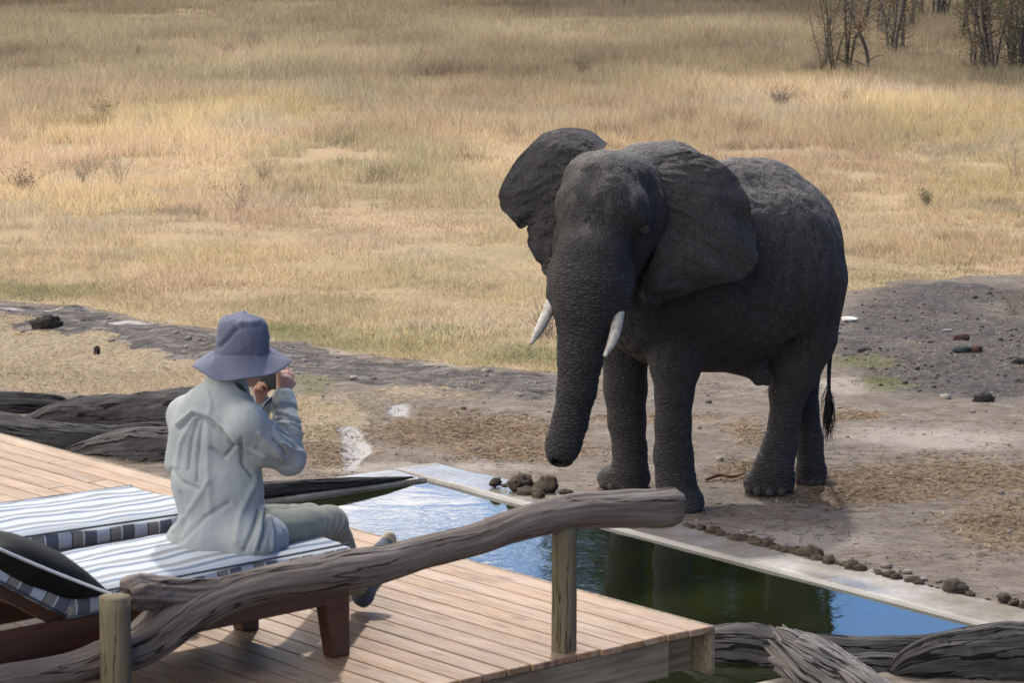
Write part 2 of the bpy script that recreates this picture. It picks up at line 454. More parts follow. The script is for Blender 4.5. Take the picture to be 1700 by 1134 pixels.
# ================================================================== GROUND, POOL
PB = G(1668, 1046)[:2]; PE = np.array((-0.612, 0.791)); PN = np.array((-0.791, -0.612)); PLEN = 6.80; PWID = 6.5
def pool_qr(x, y):
    dx, dy = x - PB[0], y - PB[1]
    return dx * PE[0] + dy * PE[1], dx * PN[0] + dy * PN[1]
def zones(x, y):
    'what grows or lies where on the ground (each 0..1)'
    px, py = project(x, y, np.zeros_like(x))
    P = np.stack([x, y, 0 * x], -1)
    jit = 10 * vnoise(P, 1.3, 3) + 6 * vnoise(P, 3.7, 5)
    yu = np.interp(px, [-900, 0, 180, 300, 450, 650, 800, 930, 1150, 1330, 1400, 1500, 1700, 2300],
                   [470, 495, 515, 541, 563, 588, 606, 618, 600, 520, 482, 466, 458, 450])
    far = sstep(6, -8, (py + jit * 0.6) - yu)
    ya = np.interp(px, [-900, 0, 150, 330, 450, 520, 600], [505, 524, 549, 590, 622, 650, 690])
    yb = np.interp(px, [-900, 0, 200, 400, 520, 600], [640, 652, 668, 700, 745, 745])
    stub = sstep(0, 9, py + jit - ya) * sstep(0, 14, yb - py + jit) * sstep(640, 560, px + 2 * jit)
    stub = np.maximum(stub, 0.55 * np.exp(-(((px - 690) / 130) ** 2 + ((py + jit - 655) / 18) ** 2)))
    stub = np.maximum(stub, 0.8 * np.exp(-(((px - 560) / 60) ** 2 + ((py + jit - 690) / 40) ** 2)))
    def blob(cx, cy, rx, ry, p=2): return np.exp(-(((px + jit - cx) / rx) ** 2 + ((py + jit * 0.7 - cy) / ry) ** 2) ** (p / 2))
    dark = sstep(0.15, 0.95, blob(1610, 560, 260, 112, 4) * sstep(450, 475, py + jit * 0.5)) * (1 - 0.6 * blob(1660, 505, 40, 14))
    dark = np.maximum(dark, 0.8 * blob(1560, 500, 150, 24, 4))
    straw = np.maximum.reduce([blob(770, 722, 150, 34, 3), blob(540, 755, 40, 30), blob(850, 745, 130, 18), blob(1560, 800, 190, 36, 3), blob(1420, 815, 120, 25),
                               blob(1235, 790, 60, 18), blob(1690, 870, 110, 40), blob(1100, 700, 120, 10), blob(1420, 690, 60, 10), 0.8 * blob(1250, 720, 40, 22)])
    green = np.maximum.reduce([blob(640, 560, 230, 17) * sstep(0, 8, yu + 10 - py), blob(470, 548, 90, 12), blob(1430, 604, 70, 11), blob(1480, 640, 50, 10),
                               blob(900, 585, 120, 16) * sstep(0, 8, yu + 6 - py), 0.9 * blob(520, 640, 40, 20), 0.8 * blob(100, 480, 200, 12)])
    wet = np.maximum.reduce([blob(585, 745, 26, 38, 3), blob(660, 680, 26, 9), blob(200, 531, 95, 3.2), blob(60, 512, 90, 2.6), 0.6 * blob(420, 560, 60, 7)])
    pale = np.maximum.reduce([blob(700, 780, 260, 12), blob(760, 600, 160, 5), blob(600, 578, 120, 5), blob(1550, 730, 190, 26), blob(1250, 900, 260, 22), blob(1400, 640, 60, 14)])
    track = sstep(0, 10, py + jit - yu) * sstep(70, 30, py - yu + jit) * sstep(1000, 850, px)
    dark = np.clip(dark * (0.95 + 0.6 * fbm(P, 0.9, 3, 6)), 0, 1)
    return dict(far=far, stub=stub, dark=dark, straw=straw, green=green, wet=wet, pale=pale, track=track), px, py
def height(x, y, Z=None):
    P = np.stack([x, y, 0 * x], -1)
    z = 0.03 * fbm(P, 0.25, 3, 11) + 0.018 * fbm(P, 1.1, 3, 12)
    near = np.clip((45 - y) / 12, 0, 1) * np.clip((y - 12) / 4, 0, 1)
    if Z is None: Z, px, py = zones(x, y)
    mud = np.clip(1 - Z['far'], 0, 1)
    z = z + near * mud * 0.022 * fbm(P, 3.0, 3, 13)
    # wheel ruts and hoof-churned mud on the track
    z = z + Z['track'] * (0.025 * np.sin((y + 0.9 * x) * 3.2 + 2.2 * vnoise(P, 0.5, 8)) + 0.05 * fbm(P, 2.8, 4, 21))
    z = z + Z['dark'] * (0.05 * fbm(P, 1.3, 4, 31) + 0.045 * fbm(P, 4.5, 3, 32))
    z = z - Z['wet'] * 0.03
    # rise very gently beyond the grassland
    z = z + 0.25 * fbm(P, 0.03, 2, 15) * np.clip((y - 60) / 60, 0, 1)
    # level shelf round the pool
    q, r = pool_qr(x, y)
    d = np.maximum(np.maximum(-q, q - PLEN), np.maximum(-r, r - PWID))      # distance outside the pool
    k = np.clip((d - 0.55) / 0.8, 0, 1)
    z = z * k
    z = np.where(d < 0.60, -0.012, z)
    z = np.where(d < -0.02 + 0.25, -1.1, z)
    return z
def build_ground():
    def axis(segs):
        out = []
        for a, b, s in segs: out.append(np.arange(a, b, s))
        return np.concatenate(out + [[segs[-1][1]]])
    xs = axis([(-3000, -1000, 1000), (-1000, -200, 200), (-200, -40, 20), (-40, -10, 1.2), (-10, -6, 0.2), (-6, 7, 0.065), (7, 12, 0.2), (12, 40, 1.2), (40, 200, 20), (200, 1000, 200), (1000, 3000, 1000)])
    ys = axis([(-3000, -1000, 1000), (-1000, -100, 150), (-100, -10, 15), (-10, 16, 1.0), (16, 32, 0.065), (32, 42, 0.12), (42, 70, 0.4), (70, 160, 1.5), (160, 400, 15), (400, 1000, 100), (1000, 4000, 600)])
    X, Y = np.meshgrid(xs, ys, indexing='ij')
    Z, px, py = zones(X, Y)
    H = height(X, Y, Z)
    n, m = X.shape
    i, j = np.meshgrid(np.arange(n - 1), np.arange(m - 1), indexing='ij'); i = i.ravel(); j = j.ravel()
    Q = np.stack([i * m + j, (i + 1) * m + j, (i + 1) * m + j + 1, i * m + j + 1], 1)
    V = np.stack([X, Y, H], -1).reshape(-1, 3)
    at = {k: v.ravel() for k, v in Z.items()}
    me = np_mesh('ground', V, Q, attrs=at)
    m_ = Mat('savanna_soil_and_straw', 0.9, 0.15)
    v = m_.coord('Object')
    n1 = m_.noise(v, 0.35, 5, 0.6); n2 = m_.noise(v, 2.6, 8, 0.65); n3 = m_.noise(v, 14, 7, 0.7); n4 = m_.noise(v, 60, 4, 0.7)
    vs = m_.coord('Object', (0.8, 1.7, 1), rot=(0, 0, rad(38))); n5 = m_.noise(vs, 4.2, 9, 0.72, 1.0)
    soil = m_.ramp(n2, [(0.3, (0.110, 0.088, 0.070)), (0.5, (0.180, 0.148, 0.121)), (0.7, (0.245, 0.208, 0.175))])
    soil = m_.mix(m_.ramp(n5, [(0.38, 0.85), (0.56, 0.0)]), soil, (0.105, 0.082, 0.064))
    def msk(name, lo=0.4, hi=0.6, noise=None, amt=0.5):
        a = m_.attr(name); nn = n3 if noise is None else noise
        s = m_.math('ADD', a, m_.math('MULTIPLY', m_.math('SUBTRACT', nn, 0.5), amt * 2))
        return m_.ramp(s, [(lo, 0.0), (hi, 1.0)])
    c = soil
    c = m_.mix(m_.math('MULTIPLY', msk('pale', 0.35, 0.8), 0.8), c, (0.31, 0.27, 0.232))
    track = m_.ramp(n5, [(0.38, (0.030, 0.027, 0.027)), (0.5, (0.075, 0.066, 0.063)), (0.63, (0.20, 0.178, 0.16))])
    c = m_.mix(msk('track'), c, track)
    strawc = m_.ramp(n3, [(0.35, (0.085, 0.055, 0.034)), (0.5, (0.165, 0.112, 0.066)), (0.66, (0.27, 0.195, 0.12))])
    c = m_.mix(m_.math('MULTIPLY', msk('straw', 0.3, 0.55, n3, 0.9), 0.85), c, strawc)
    grassc = m_.ramp(n3, [(0.3, (0.15, 0.115, 0.07)), (0.5, (0.28, 0.215, 0.135)), (0.7, (0.42, 0.34, 0.225))])
    c = m_.mix(m_.math('MULTIPLY', msk('stub', 0.35, 0.6, n3, 0.8), 0.85), c, grassc)
    darkc = m_.ramp(n3, [(0.38, (0.022, 0.020, 0.021)), (0.55, (0.062, 0.056, 0.054)), (0.7, (0.15, 0.135, 0.125))])
    c = m_.mix(m_.math('MULTIPLY', msk('dark', 0.22, 0.72, n2, 0.9), 0.92), c, darkc)
    farc = m_.ramp(n1, [(0.3, (0.19, 0.155, 0.085)), (0.5, (0.36, 0.27, 0.15)), (0.7, (0.40, 0.27, 0.16))])
    farc = m_.mix(m_.ramp(n3, [(0.35, 0.65), (0.55, 0.0)]), farc, (0.14, 0.105, 0.06))
    c = m_.mix(msk('far', 0.4, 0.6, n3, 0.4), c, farc)
    c = m_.mix(m_.math('MULTIPLY', msk('green', 0.35, 0.75, n3, 0.8), 0.6), c, (0.13, 0.135, 0.055))
    wetm = msk('wet', 0.35, 0.6, n2, 0.5)
    c = m_.mix(wetm, c, (0.21, 0.19, 0.175))  # wet soil's sheen also put into the colour, as a paler tone
    c = m_.mix(m_.ramp(n4, [(0.3, 0.35), (0.5, 0.0)]), c, (0.07, 0.055, 0.045))
    m_.col(c)
    m_.l(m_.ramp(wetm, [(0.0, 0.92), (1.0, 0.42)]), m_.b.inputs['Roughness'])
    h = m_.math('ADD', m_.math('MULTIPLY', n3, 0.7), m_.math('ADD', m_.math('MULTIPLY', n4, 0.25), n5))
    h = m_.mix(wetm, h, 0.5)
    m_.bump(h, 0.9, 0.035)
    o = link_mesh('ground', me, m_.m)
    tag(o, kind='structure')
    return o
ground = build_ground()

# water
def build_water():
    me = bpy.data.meshes.new('water')
    a = np.array([PB + PE * (-0.1) + PN * (-0.1), PB + PE * (PLEN + 0.1) + PN * (-0.1), PB + PE * (PLEN + 0.1) + PN * (PWID + 0.1), PB + PE * (-0.1) + PN * (PWID + 0.1)])
    me.from_pydata([(p[0], p[1], -0.022) for p in a], [], [(0, 1, 2, 3)])
    m = Mat('pool_water', 0.015, 0.5)
    m.b.inputs['IOR'].default_value = 1.5
    n0 = m.noise(m.coord('Object', (1, 1, 1)), 0.8, 3)
    m.col(m.ramp(n0, [(0.3, (0.008, 0.011, 0.004)), (0.7, (0.016, 0.020, 0.007))]))
    v = m.coord('Object', (1.0, 1.0, 1), rot=(0, 0, rad(12)))
    r1 = m.noise(v, 3.2, 3, 0.5, 0.6); r2 = m.noise(v, 19, 3, 0.55, 0.8)
    area = m.ramp(m.noise(m.coord('Object', (1, 1, 1), (0.6, 0, 0)), 0.33, 2), [(0.42, 0.2), (0.6, 1.0)])
    h = m.math('MULTIPLY', m.math('ADD', r1, m.math('MULTIPLY', r2, 0.22)), area)
    nb = m.bump(h, 0.13, 0.03)
    gl = m.n('BsdfGlossy'); gl.inputs['Roughness'].default_value = 0.03; m.l(nb, gl.inputs['Normal'])
    fr = m.n('Fresnel'); fr.inputs['IOR'].default_value = 1.33; m.l(nb, fr.inputs['Normal'])
    mxs = m.n('MixShader'); m.l(m.math('MULTIPLY', fr.outputs[0], 1.7, True), mxs.inputs[0]); m.l(m.b.outputs[0], mxs.inputs[1]); m.l(gl.outputs[0], mxs.inputs[2]); m.l(mxs.outputs[0], m.out.inputs[0])
    m.b.inputs['Specular IOR Level'].default_value = 0.0
    o = link_mesh('pool_water', me, m.m, smooth=False); tag(o, kind='structure')
    return o
build_water()

# concrete edge of the pool: one kerb on each visible side
def build_coping():
    m = Mat('wet_worn_concrete', 0.8, 0.3)
    v = m.coord('Object'); a = m.noise(v, 1.6, 6, 0.65); b = m.noise(v, 18, 6, 0.7)
    c = m.ramp(a, [(0.35, (0.125, 0.10, 0.072)), (0.52, (0.20, 0.178, 0.152)), (0.66, (0.28, 0.265, 0.25))])
    c = m.mix(m.math('MULTIPLY', m.ramp(b, [(0.3, 1.0), (0.55, 0.0)]), 0.5), c, (0.11, 0.09, 0.07))
    c = m.mix(m.math('MULTIPLY', m.attr('lip_glint'), 0.6), c, (0.42, 0.41, 0.39))  # wet highlight along the inner edge, put into the concrete colour
    m.col(c); m.bump(m.math('ADD', b, a), 0.35, 0.008)
    wet_ = m.math('MULTIPLY', m.attr('wet'), m.ramp(a, [(0.38, 0.55), (0.5, 1.0)]))
    m.l(m.ramp(wet_, [(0.1, 0.8), (0.9, 0.12)]), m.b.inputs['Roughness'])
    cw = 0.52
    def slab(name, q0, q1, r0, r1, seed):
        nq = max(2, int((q1 - q0) / 0.05)); nr = max(2, int((r1 - r0) / 0.05))
        q = np.linspace(q0, q1, nq + 1); r = np.linspace(r0, r1, nr + 1)
        Qm, Rm = np.meshgrid(q, r, indexing='ij')
        P = np.stack([Qm, Rm, 0 * Qm], -1)
        eq = np.minimum(np.minimum(Qm - q0, q1 - Qm), 1); er = np.minimum(Rm - r0, r1 - Rm)
        z = 0.008 + 0.006 * fbm(P, 1.5, 3, seed) - 0.006 * (np.minimum(eq, er) < 0.001)
        # worn, uneven outer edge
        Qj = Qm + 0.02 * vnoise(P, 3, seed + 1) * (np.abs(Qm) > 0.001); Rj = Rm + 0.035 * vnoise(P, 2.2, seed + 2) * (Rm < r0 + 0.2)
        XY = PB + Qj[..., None] * PE + Rj[..., None] * PN
        top = np.concatenate([XY, z[..., None]], -1).reshape(-1, 3)
        n, w_ = nq + 1, nr + 1
        i, j = np.meshgrid(np.arange(nq), np.arange(nr), indexing='ij'); i = i.ravel(); j = j.ravel()
        F = np.stack([i * w_ + j, (i + 1) * w_ + j, (i + 1) * w_ + j + 1, i * w_ + j + 1], 1)[:, ::-1]
        rim = [k * w_ for k in range(n)] + [nq * w_ + k for k in range(1, w_)] + [k * w_ + nr for k in range(n - 2, -1, -1)] + [k for k in range(nr - 1, 0, -1)]
        bot = top[rim].copy(); bot[:, 2] = -1.2
        V = np.vstack([top, bot]); N0 = len(top); L = len(rim)
        S = np.array([(rim[k], rim[(k + 1) % L], N0 + (k + 1) % L, N0 + k) for k in range(L)])
        wq = np.r_[np.maximum(sstep(PLEN * 0.30, PLEN * 0.75, Qm).ravel(), 0.9 * np.exp(-((Qm.ravel() - 1.7) / 0.7) ** 2) * sstep(-0.45, -0.1, Rm).ravel()), np.zeros(L)]
        return np_mesh(name, V, np.vstack([F, S]), attrs=dict(wet=wq, lip_glint=np.r_[(sstep(0.045, 0.02, r1 - Rm) * sstep(-0.3, 0.3, vnoise(P, 1.1, 9) + 0.25)).ravel() if r0 < -0.1 else np.zeros(Rm.size), np.zeros(L)]))
    for k, (a_) in enumerate([(-cw, PLEN + cw, -cw, 0.0), (-0.13, 0.0, 0.004, PWID), (PLEN, PLEN + cw, 0.004, PWID)]):
        o = link_mesh('pool_kerb', slab('pool_kerb', *a_, 60 + k), m.m, smooth=False); tag(o, kind='structure')
build_coping()

# ================================================================== DECK
DECK_H = 2.1
TH = math.atan2(0.642, 0.767)
DX = np.array((math.cos(TH), math.sin(TH))); DY = np.array((-DX[1], DX[0]))
C0 = G(1180, 1040, DECK_H)
L1 = G(580, 1088, DECK_H)
deck = tag(empty('viewing_deck', (C0[0], C0[1], DECK_H), TH), 'raised pine plank deck beside the pool, carrying the loungers and the log railing', 'deck')
def build_deck():
    R = random.Random(3)
    pitch, wd, th = 0.1205, 0.1135, 0.028
    lens = [1.8, 2.4, 3.0, 3.6, 4.2, 4.8, 6.6]
    meshes = {}
    for L in lens:
        me = box_mesh('plank', wd, L - 0.004, th, 0.0035, (0, L / 2, -th / 2)); me.materials.append(M['plank']); meshes[L] = me
    for i in range(40):
        x = -0.002 - wd / 2 - i * pitch
        a = R.choice([1.8, 2.4, 3.0, 3.6, 4.2, 4.8, 6.6]) if i % 3 else 6.6
        y = R.uniform(-0.008, 0.008)
        segs = [a] + ([{1.8: 4.8, 2.4: 4.2, 3.0: 3.6, 3.6: 3.0, 4.2: 2.4, 4.8: 1.8}[a]] if a < 6.6 else [])
        for L in segs:
            new_obj('plank', meshes[L], deck, (x + R.uniform(-0.0012, 0.0012), y, R.uniform(-0.0015, 0.0)), (0, R.uniform(-0.006, 0.006), 0)); y += L
    jm = box_mesh('joist', 4.45, 0.045, 0.15, 0.004); jm.materials.append(M['beam'])
    for k in range(12):
        new_obj('joist', jm, deck, (-0.22 - 4.45 / 2, 0.035 + k * 0.59, -th - 0.004 - 0.075))
    fm = box_mesh('fascia_board', 0.026, 6.6, 0.205, 0.003); fm.materials.append(M['beam'])
    new_obj('fascia_board', fm, deck, (0.0135, 3.3, -0.1055))
    bm_ = box_mesh('blocking', 0.20, 0.09, 0.165, 0.003); bm_.materials.append(M['beam'])
    new_obj('blocking', bm_, deck, (-0.105, 0.15, -th - 0.004 - 0.085))
    new_obj('blocking', bm_, deck, (-0.105, 2.2, -th - 0.004 - 0.085))
    # supporting poles down to the ground and the pool floor
    V, Q, T, U = loft([(0, 0, -3.2), (0, 0, -1.5), (0, 0, -0.19)], [0.075, 0.072, 0.07], 24, 20, log_bump(77, 0.04, 0.02))
    pm = np_mesh('support_pole', V, Q, T, U); pm.materials.append(M['post'])
    for (x, y) in ((-0.36, 0.42), (-0.36, 2.9), (-0.36, 5.6), (-2.1, 0.42), (-2.1, 3.0), (-2.1, 5.6), (-4.2, 0.42), (-4.2, 3.0), (-4.2, 5.6)):
        new_obj('support_pole', pm, deck, (x, y, 0))
    gm = box_mesh('bearer', 0.075, 6.4, 0.17, 0.004); gm.materials.append(M['beam'])
    for x in (-0.45, -2.19, -4.1):
        new_obj('bearer', gm, deck, (x, 3.3, -th - 0.004 - 0.15 - 0.004 - 0.085))
build_deck()

# ================================================================== LOG RAILING
P1 = G(937, 1080, DECK_H)
RX0, RY0 = P1[0], P1[1]; RM = 0.70
def rail_pt(px, py, dy=0.0):
    d = ray(px, py); a = d[0] / d[1]
    Y = (RY0 + dy - RM * RX0) / (1 - RM * a)
    return W(px, py, Y)
def build_rail():
    root = tag(empty('log_railing', (P1[0], P1[1], DECK_H)), 'low railing of one crooked grey driftwood log on two round posts at the deck edge', 'railing')
    main = [(1121, 842, .068), (1110, 842, .078), (1085, 845, .079), (1020, 846, .072), (960, 848, .068), (900, 860, .066), (850, 874, .064), (800, 893, .062), (750, 906, .062), (700, 918, .062),
            (650, 934, .064), (600, 943, .070), (550, 950, .070), (500, 958, .068), (450, 967, .067), (400, 981, .070), (350, 999, .076), (305, 1022, .086), (268, 1049, .090), (230, 1076, .078),
            (180, 1092, .070), (120, 1111, .060), (50, 1124, .055), (-60, 1142, .058), (-160, 1160, .060)]
    def dy(px): return np.interp(px, [165, 330, 500, 900], [0.13, 0.13, 0.07, 0.0])
    P = [rail_pt(a, b, dy(a)) for a, b, r in main]; R = [r for a, b, r in main]
    kn = [(390, 982, .058), (330, 988, .060), (285, 986, .054), (245, 984, .056), (222, 984, .054), (210, 988, .036)]
    Pk = [rail_pt(a, b, dy(a)) for a, b, r in kn]; Rk = [r for a, b, r in kn]
    lump = [(612, 925, .05), (632, 905, .034), (644, 897, .026), (652, 893, .016)]
    parts = [loft(P, R, 420, 80, log_bump(5, 0.12, 0.03))]
    parts.append(loft(Pk, Rk, 110, 72, (lambda f: (lambda TH, S, r: f(TH, S, r) + 0.30 * sstep(0.12, 0.30, S) * fbm(np.stack([np.cos(TH) * 1.5, np.sin(TH) * 1.5, S * 9], -1), 1.6, 4, 77)))(log_bump(9, 0.30, 0.10)), ragged=0.03))
    # knots and stubs along the log
    for (a, b, r0, oy) in ((812, 872, .020, -0.048),):
        c = rail_pt(a, b, 0.03)
        parts.append(loft([c + (0, 0.05, -0.02), c + (0, 0.0, 0), c + (0, oy * 0.75, 0.002), c + (0, oy * 0.95, 0.003)], [r0 * 1.7, r0 * 1.5, r0 * 1.1, r0 * 0.5], 14, 18, log_bump(14, 0.18, 0.05)))
    V, Q, T, U = merge(parts)
    link_mesh('rail', np_mesh('rail', V, Q, T, U), M['rail'], root)
    # posts
    def post(px, ytop, zbot, r, seed, lean=0.0, dyy=0.0):
        top = rail_pt(px, ytop, dyy); b = top.copy(); b[2] = zbot
        b[0] += lean
        n = 5; pts = [b + (top - b) * t for t in np.linspace(0, 1, n)]
        V, Q, T, U = loft(pts, [r * 1.02, r * 1.0, r * 1.03, r, r * 0.99], 60, 36, log_bump(seed, 0.05, 0.03))
        return link_mesh('post', np_mesh('post', V, Q, T, U), M['post'], root)
    post(937, 872, -0.9, 0.0515, 3)
    p = post(190, 991, -0.9, 0.056, 8)
build_rail()

# ================================================================== SUN LOUNGERS
def stripes(m, co, period):
    'repeating woven stripe: white, steel blue, white, grey, white, taupe'
    f = m.math('FRACT', m.math('DIVIDE', co, period))
    W_, B_, G_, T_ = (0.74, 0.77, 0.78), (0.27, 0.33, 0.42), (0.42, 0.48, 0.54), (0.45, 0.44, 0.42)
    return f, (W_, B_, G_, T_)
def cushion_mats():
    m = Mat('striped_cushion_top', 0.85, 0.2)
    t = m.n('TexCoord'); s = m.n('SeparateXYZ'); m.l(t.outputs['Object'], s.inputs[0])
    wob = m.math('MULTIPLY', m.math('SUBTRACT', m.noise(m.coord('Object'), 3.0, 2), 0.5), 0.006)
    y = m.math('ADD', s.outputs[1], wob)
    f = m.math('FRACT', m.math('DIVIDE', y, 0.175))
    Wc, B, Gy, T = (0.40, 0.43, 0.46), (0.135, 0.17, 0.235), (0.23, 0.265, 0.31), (0.235, 0.24, 0.25)
    c = m.ramp(f, [(0.0, Wc), (0.22, Gy), (0.26, B), (0.38, Gy), (0.44, Wc), (0.60, T), (0.78, B), (0.83, Wc)], 'CONSTANT')
    wv = m.noise(m.coord('Object', (60, 400, 60)), 3, 2)
    c = m.mix(m.math('MULTIPLY', wv, 0.18), c, 0.3, 'MULTIPLY')
    m.col(c)
    m.bump(m.noise(m.coord('Object'), 7, 3), 0.25, 0.01)
    M['cush_top'] = m.m
    m = Mat('striped_cushion_side', 0.85, 0.2)
    t = m.n('TexCoord'); s = m.n('SeparateXYZ'); m.l(t.outputs['Object'], s.inputs[0])
    f = m.math('FRACT', m.math('DIVIDE', s.outputs[0], 0.175))
    c = m.ramp(f, [(0.0, (0.36, 0.40, 0.48)), (0.30, (0.012, 0.012, 0.018)), (0.325, (0.20, 0.195, 0.19)), (0.60, (0.55, 0.58, 0.62)), (0.635, (0.10, 0.115, 0.145)), (0.96, (0.42, 0.45, 0.5))], 'CONSTANT')
    m.col(c); M['cush_side'] = m.m
    M['piping'] = simple('dark_cushion_piping', (0.05, 0.06, 0.075))
cushion_mats()
def pad_mesh(L, Wd, T, puff=0.012, nx=60, ny=28, seed=1):
    'a soft rectangular pad: rounded edges, slight puffiness; x from -L to 0, y 0..Wd, z 0..T. top material 0, sides 1'
    import bmesh
    bm = bmesh.new()
    xs = np.linspace(-L, 0, nx + 1); ys = np.linspace(0, Wd, ny + 1); r = 0.022
    def prof(u, lo, hi): return max(0.0, min(u - lo, hi - u))
    def roundz(x, y):
        d = min(prof(x, -L, 0), prof(y, 0, Wd))
        k = min(d / r, 1.0)
        return (1 - math.sqrt(max(0, 1 - (1 - k) ** 2))) * r
    n3 = lambda x, y: float(vnoise(np.array([[x, y, seed * 3.1]]), 6.0, seed)[0])
    xy = np.array([[x, y, seed] for x in xs for y in ys]); nz = fbm(xy, 4.0, 3, seed).reshape(nx + 1, ny + 1)
    top = [[bm.verts.new((x, y, T - roundz(x, y) + puff * nz[i, j] + puff * 0.8 * math.sin(math.pi * (x + L) / L) * math.sin(math.pi * y / Wd))) for j, y in enumerate(ys)] for i, x in enumerate(xs)]
    for i in range(nx):
        for j in range(ny):
            f = bm.faces.new((top[i][j], top[i + 1][j], top[i + 1][j + 1], top[i][j + 1])); f.material_index = 0
    rim = [top[i][0] for i in range(nx + 1)] + [top[nx][j] for j in range(1, ny + 1)] + [top[i][ny] for i in range(nx - 1, -1, -1)] + [top[0][j] for j in range(ny - 1, 0, -1)]
    prev = rim
    for k, (zz, off) in enumerate(((T * 0.75, 0.006), (T * 0.5, 0.010), (T * 0.25, 0.008), (0.0, 0.0))):
        cur = []
        for v in rim:
            x, y = v.co.x, v.co.y
            ox = -off if x <= -L + 1e-6 else (off if x >= -1e-6 else 0); oy = -off if y <= 1e-6 else (off if y >= Wd - 1e-6 else 0)
            cur.append(bm.verts.new((x + ox, y + oy, zz)))
        n = len(rim)
        for i in range(n):
            f = bm.faces.new((prev[i], cur[i], cur[(i + 1) % n], prev[(i + 1) % n])); f.material_index = 1
        prev = cur
    f = bm.faces.new(prev); f.material_index = 1
    bmesh.ops.recalc_face_normals(bm, faces=bm.faces[:])
    me = bpy.data.meshes.new('pad'); bm.to_mesh(me); bm.free()
    me.polygons.foreach_set('use_smooth', np.ones(len(me.polygons), bool))
    return me
def tube_mesh(name, pts, r, na=8, nl=None):
    V, Q, T, U = loft(pts, [r] * len(pts), nl or max(8, len(pts) * 3), na)
    me = np_mesh(name, V, Q, T, U); me.polygons.foreach_set('use_smooth', np.ones(len(me.polygons), bool)); return me
HINGE = -1.33; BACK_A = rad(32); BACK_L = 0.72; SEAT_Z = 0.372; PAD_T = 0.088; LW = 0.64
def build_lounger(loc, rotz, label, back=True):
    root = tag(empty('sun_lounger', loc, rotz), label, 'lounger', 'wooden sun loungers on the deck')
    mw = M['lounger']
    L = 2.0
    def bx(name, sx, sy, sz, c, rot=(0, 0, 0), bev=0.004):
        me = box_mesh(name, sx, sy, sz, bev); me.materials.append(mw); return new_obj(name, me, root, c, rot)
    for y in (0.017, LW - 0.017):
        bx('side_rail', L - 0.006, 0.034, 0.15, (-L / 2, y, 0.293))
    for x in (-0.02, -L + 0.02):
        bx('end_rail', 0.03, LW - 0.07, 0.13, (x, LW / 2, 0.29))
    # legs: outer edge plumb, inner edge raking, standing just proud of the rails
    import bmesh
    def leg_mesh(foot):
        bm = bmesh.new()
        wt, wb, d = 0.135, 0.082, 0.07
        z0, z1 = 0.0, 0.30
        def q(z, w_): return [(0, 0, z), (-w_, 0, z), (-w_, d, z), (0, d, z)]
        vs = [bm.verts.new(c) for c in q(z0, wb) + q(z1, wt)]
        for f in ((0, 1, 2, 3), (7, 6, 5, 4), (0, 4, 5, 1), (1, 5, 6, 2), (2, 6, 7, 3), (3, 7, 4, 0)): bm.faces.new([vs[i] for i in f])
        if foot < 0: bmesh.ops.scale(bm, vec=(-1, 1, 1), verts=bm.verts)
        bmesh.ops.recalc_face_normals(bm, faces=bm.faces[:])
        bmesh.ops.bevel(bm, geom=bm.edges[:], offset=0.004, segments=1, affect='EDGES')
        me = bpy.data.meshes.new('leg'); bm.to_mesh(me); bm.free(); me.materials.append(mw); return me
    lf, lr = leg_mesh(1), leg_mesh(-1)
    for x, me in ((0.003, lf), (-L - 0.003, lr)):
        new_obj('leg', me, root, (x, -0.003, 0)); new_obj('leg', me, root, (x, LW - 0.067, 0))
    sm = box_mesh('slat', 0.07, LW - 0.075, 0.018, 0.003); sm.materials.append(mw)
    for k in range(13):
        new_obj('slat', sm, root, (-0.08 - k * 0.098, LW / 2, 0.356))
    # raised backrest
    br = new_obj('backrest', None, root, (HINGE, 0, 0.35), (0, BACK_A, 0))
    me = box_mesh('backrest', BACK_L, 0.03, 0.045, 0.003, (-BACK_L / 2, 0.052, 0)); me.materials.append(mw)
    me2 = box_mesh('backrest', BACK_L, 0.03, 0.045, 0.003, (-BACK_L / 2, LW - 0.052, 0)); me2.materials.append(mw)
    new_obj('back_rail', me, br); new_obj('back_rail', me2, br)
    sb = box_mesh('slat', 0.07, LW - 0.14, 0.018, 0.003); sb.materials.append(mw)
    for k in range(7): new_obj('slat', sb, br, (-0.06 - k * 0.098, LW / 2, 0.014))
    bx('prop_bar', 0.03, LW - 0.075, 0.05, (HINGE - 0.42, LW / 2, 0.33))
    return root
def build_cushion(loc, rotz, label, seed):
    root = tag(empty('lounger_cushion', loc, rotz), label, 'cushion', 'striped cushions on the sun loungers')
    sL = -HINGE - 0.01
    seat = pad_mesh(sL, LW - 0.01, PAD_T, seed=seed); seat.materials.append(M['cush_top']); seat.materials.append(M['cush_side'])
    o = new_obj('seat_pad', seat, root, (0.0, 0.005, SEAT_Z - 0.003))
    bp = pad_mesh(BACK_L + 0.02, LW - 0.01, PAD_T, seed=seed + 3, nx=40); bp.materials.append(M['cush_top']); bp.materials.append(M['cush_side'])
    ob = new_obj('back_pad', bp, root, (HINGE - 0.012, 0.005, SEAT_Z + 0.01), (0, BACK_A, 0))
    for (pa, ln) in ((o, sL), (ob, BACK_L + 0.02)):
        for y in (-0.004, LW - 0.006):
            for z in (PAD_T - 0.008, 0.004):
                mm = tube_mesh('piping', [(-ln, y, z), (-ln / 2, y, z), (0.003, y, z)], 0.0045); mm.materials.append(M['piping'])
                new_obj('piping', mm, pa)
    return root
rz1 = TH + rad(3.2); rz2 = TH - rad(2.5)
L2xy = np.array(L1[:2]) + DX * (-0.055) + DY * 0.885
build_lounger((L1[0], L1[1], DECK_H), rz1, 'dark stained wooden sun lounger nearest the log railing, the one the person sits on')
build_lounger((L2xy[0], L2xy[1], DECK_H), rz2, 'dark stained wooden sun lounger behind the seated person, with nobody on it')
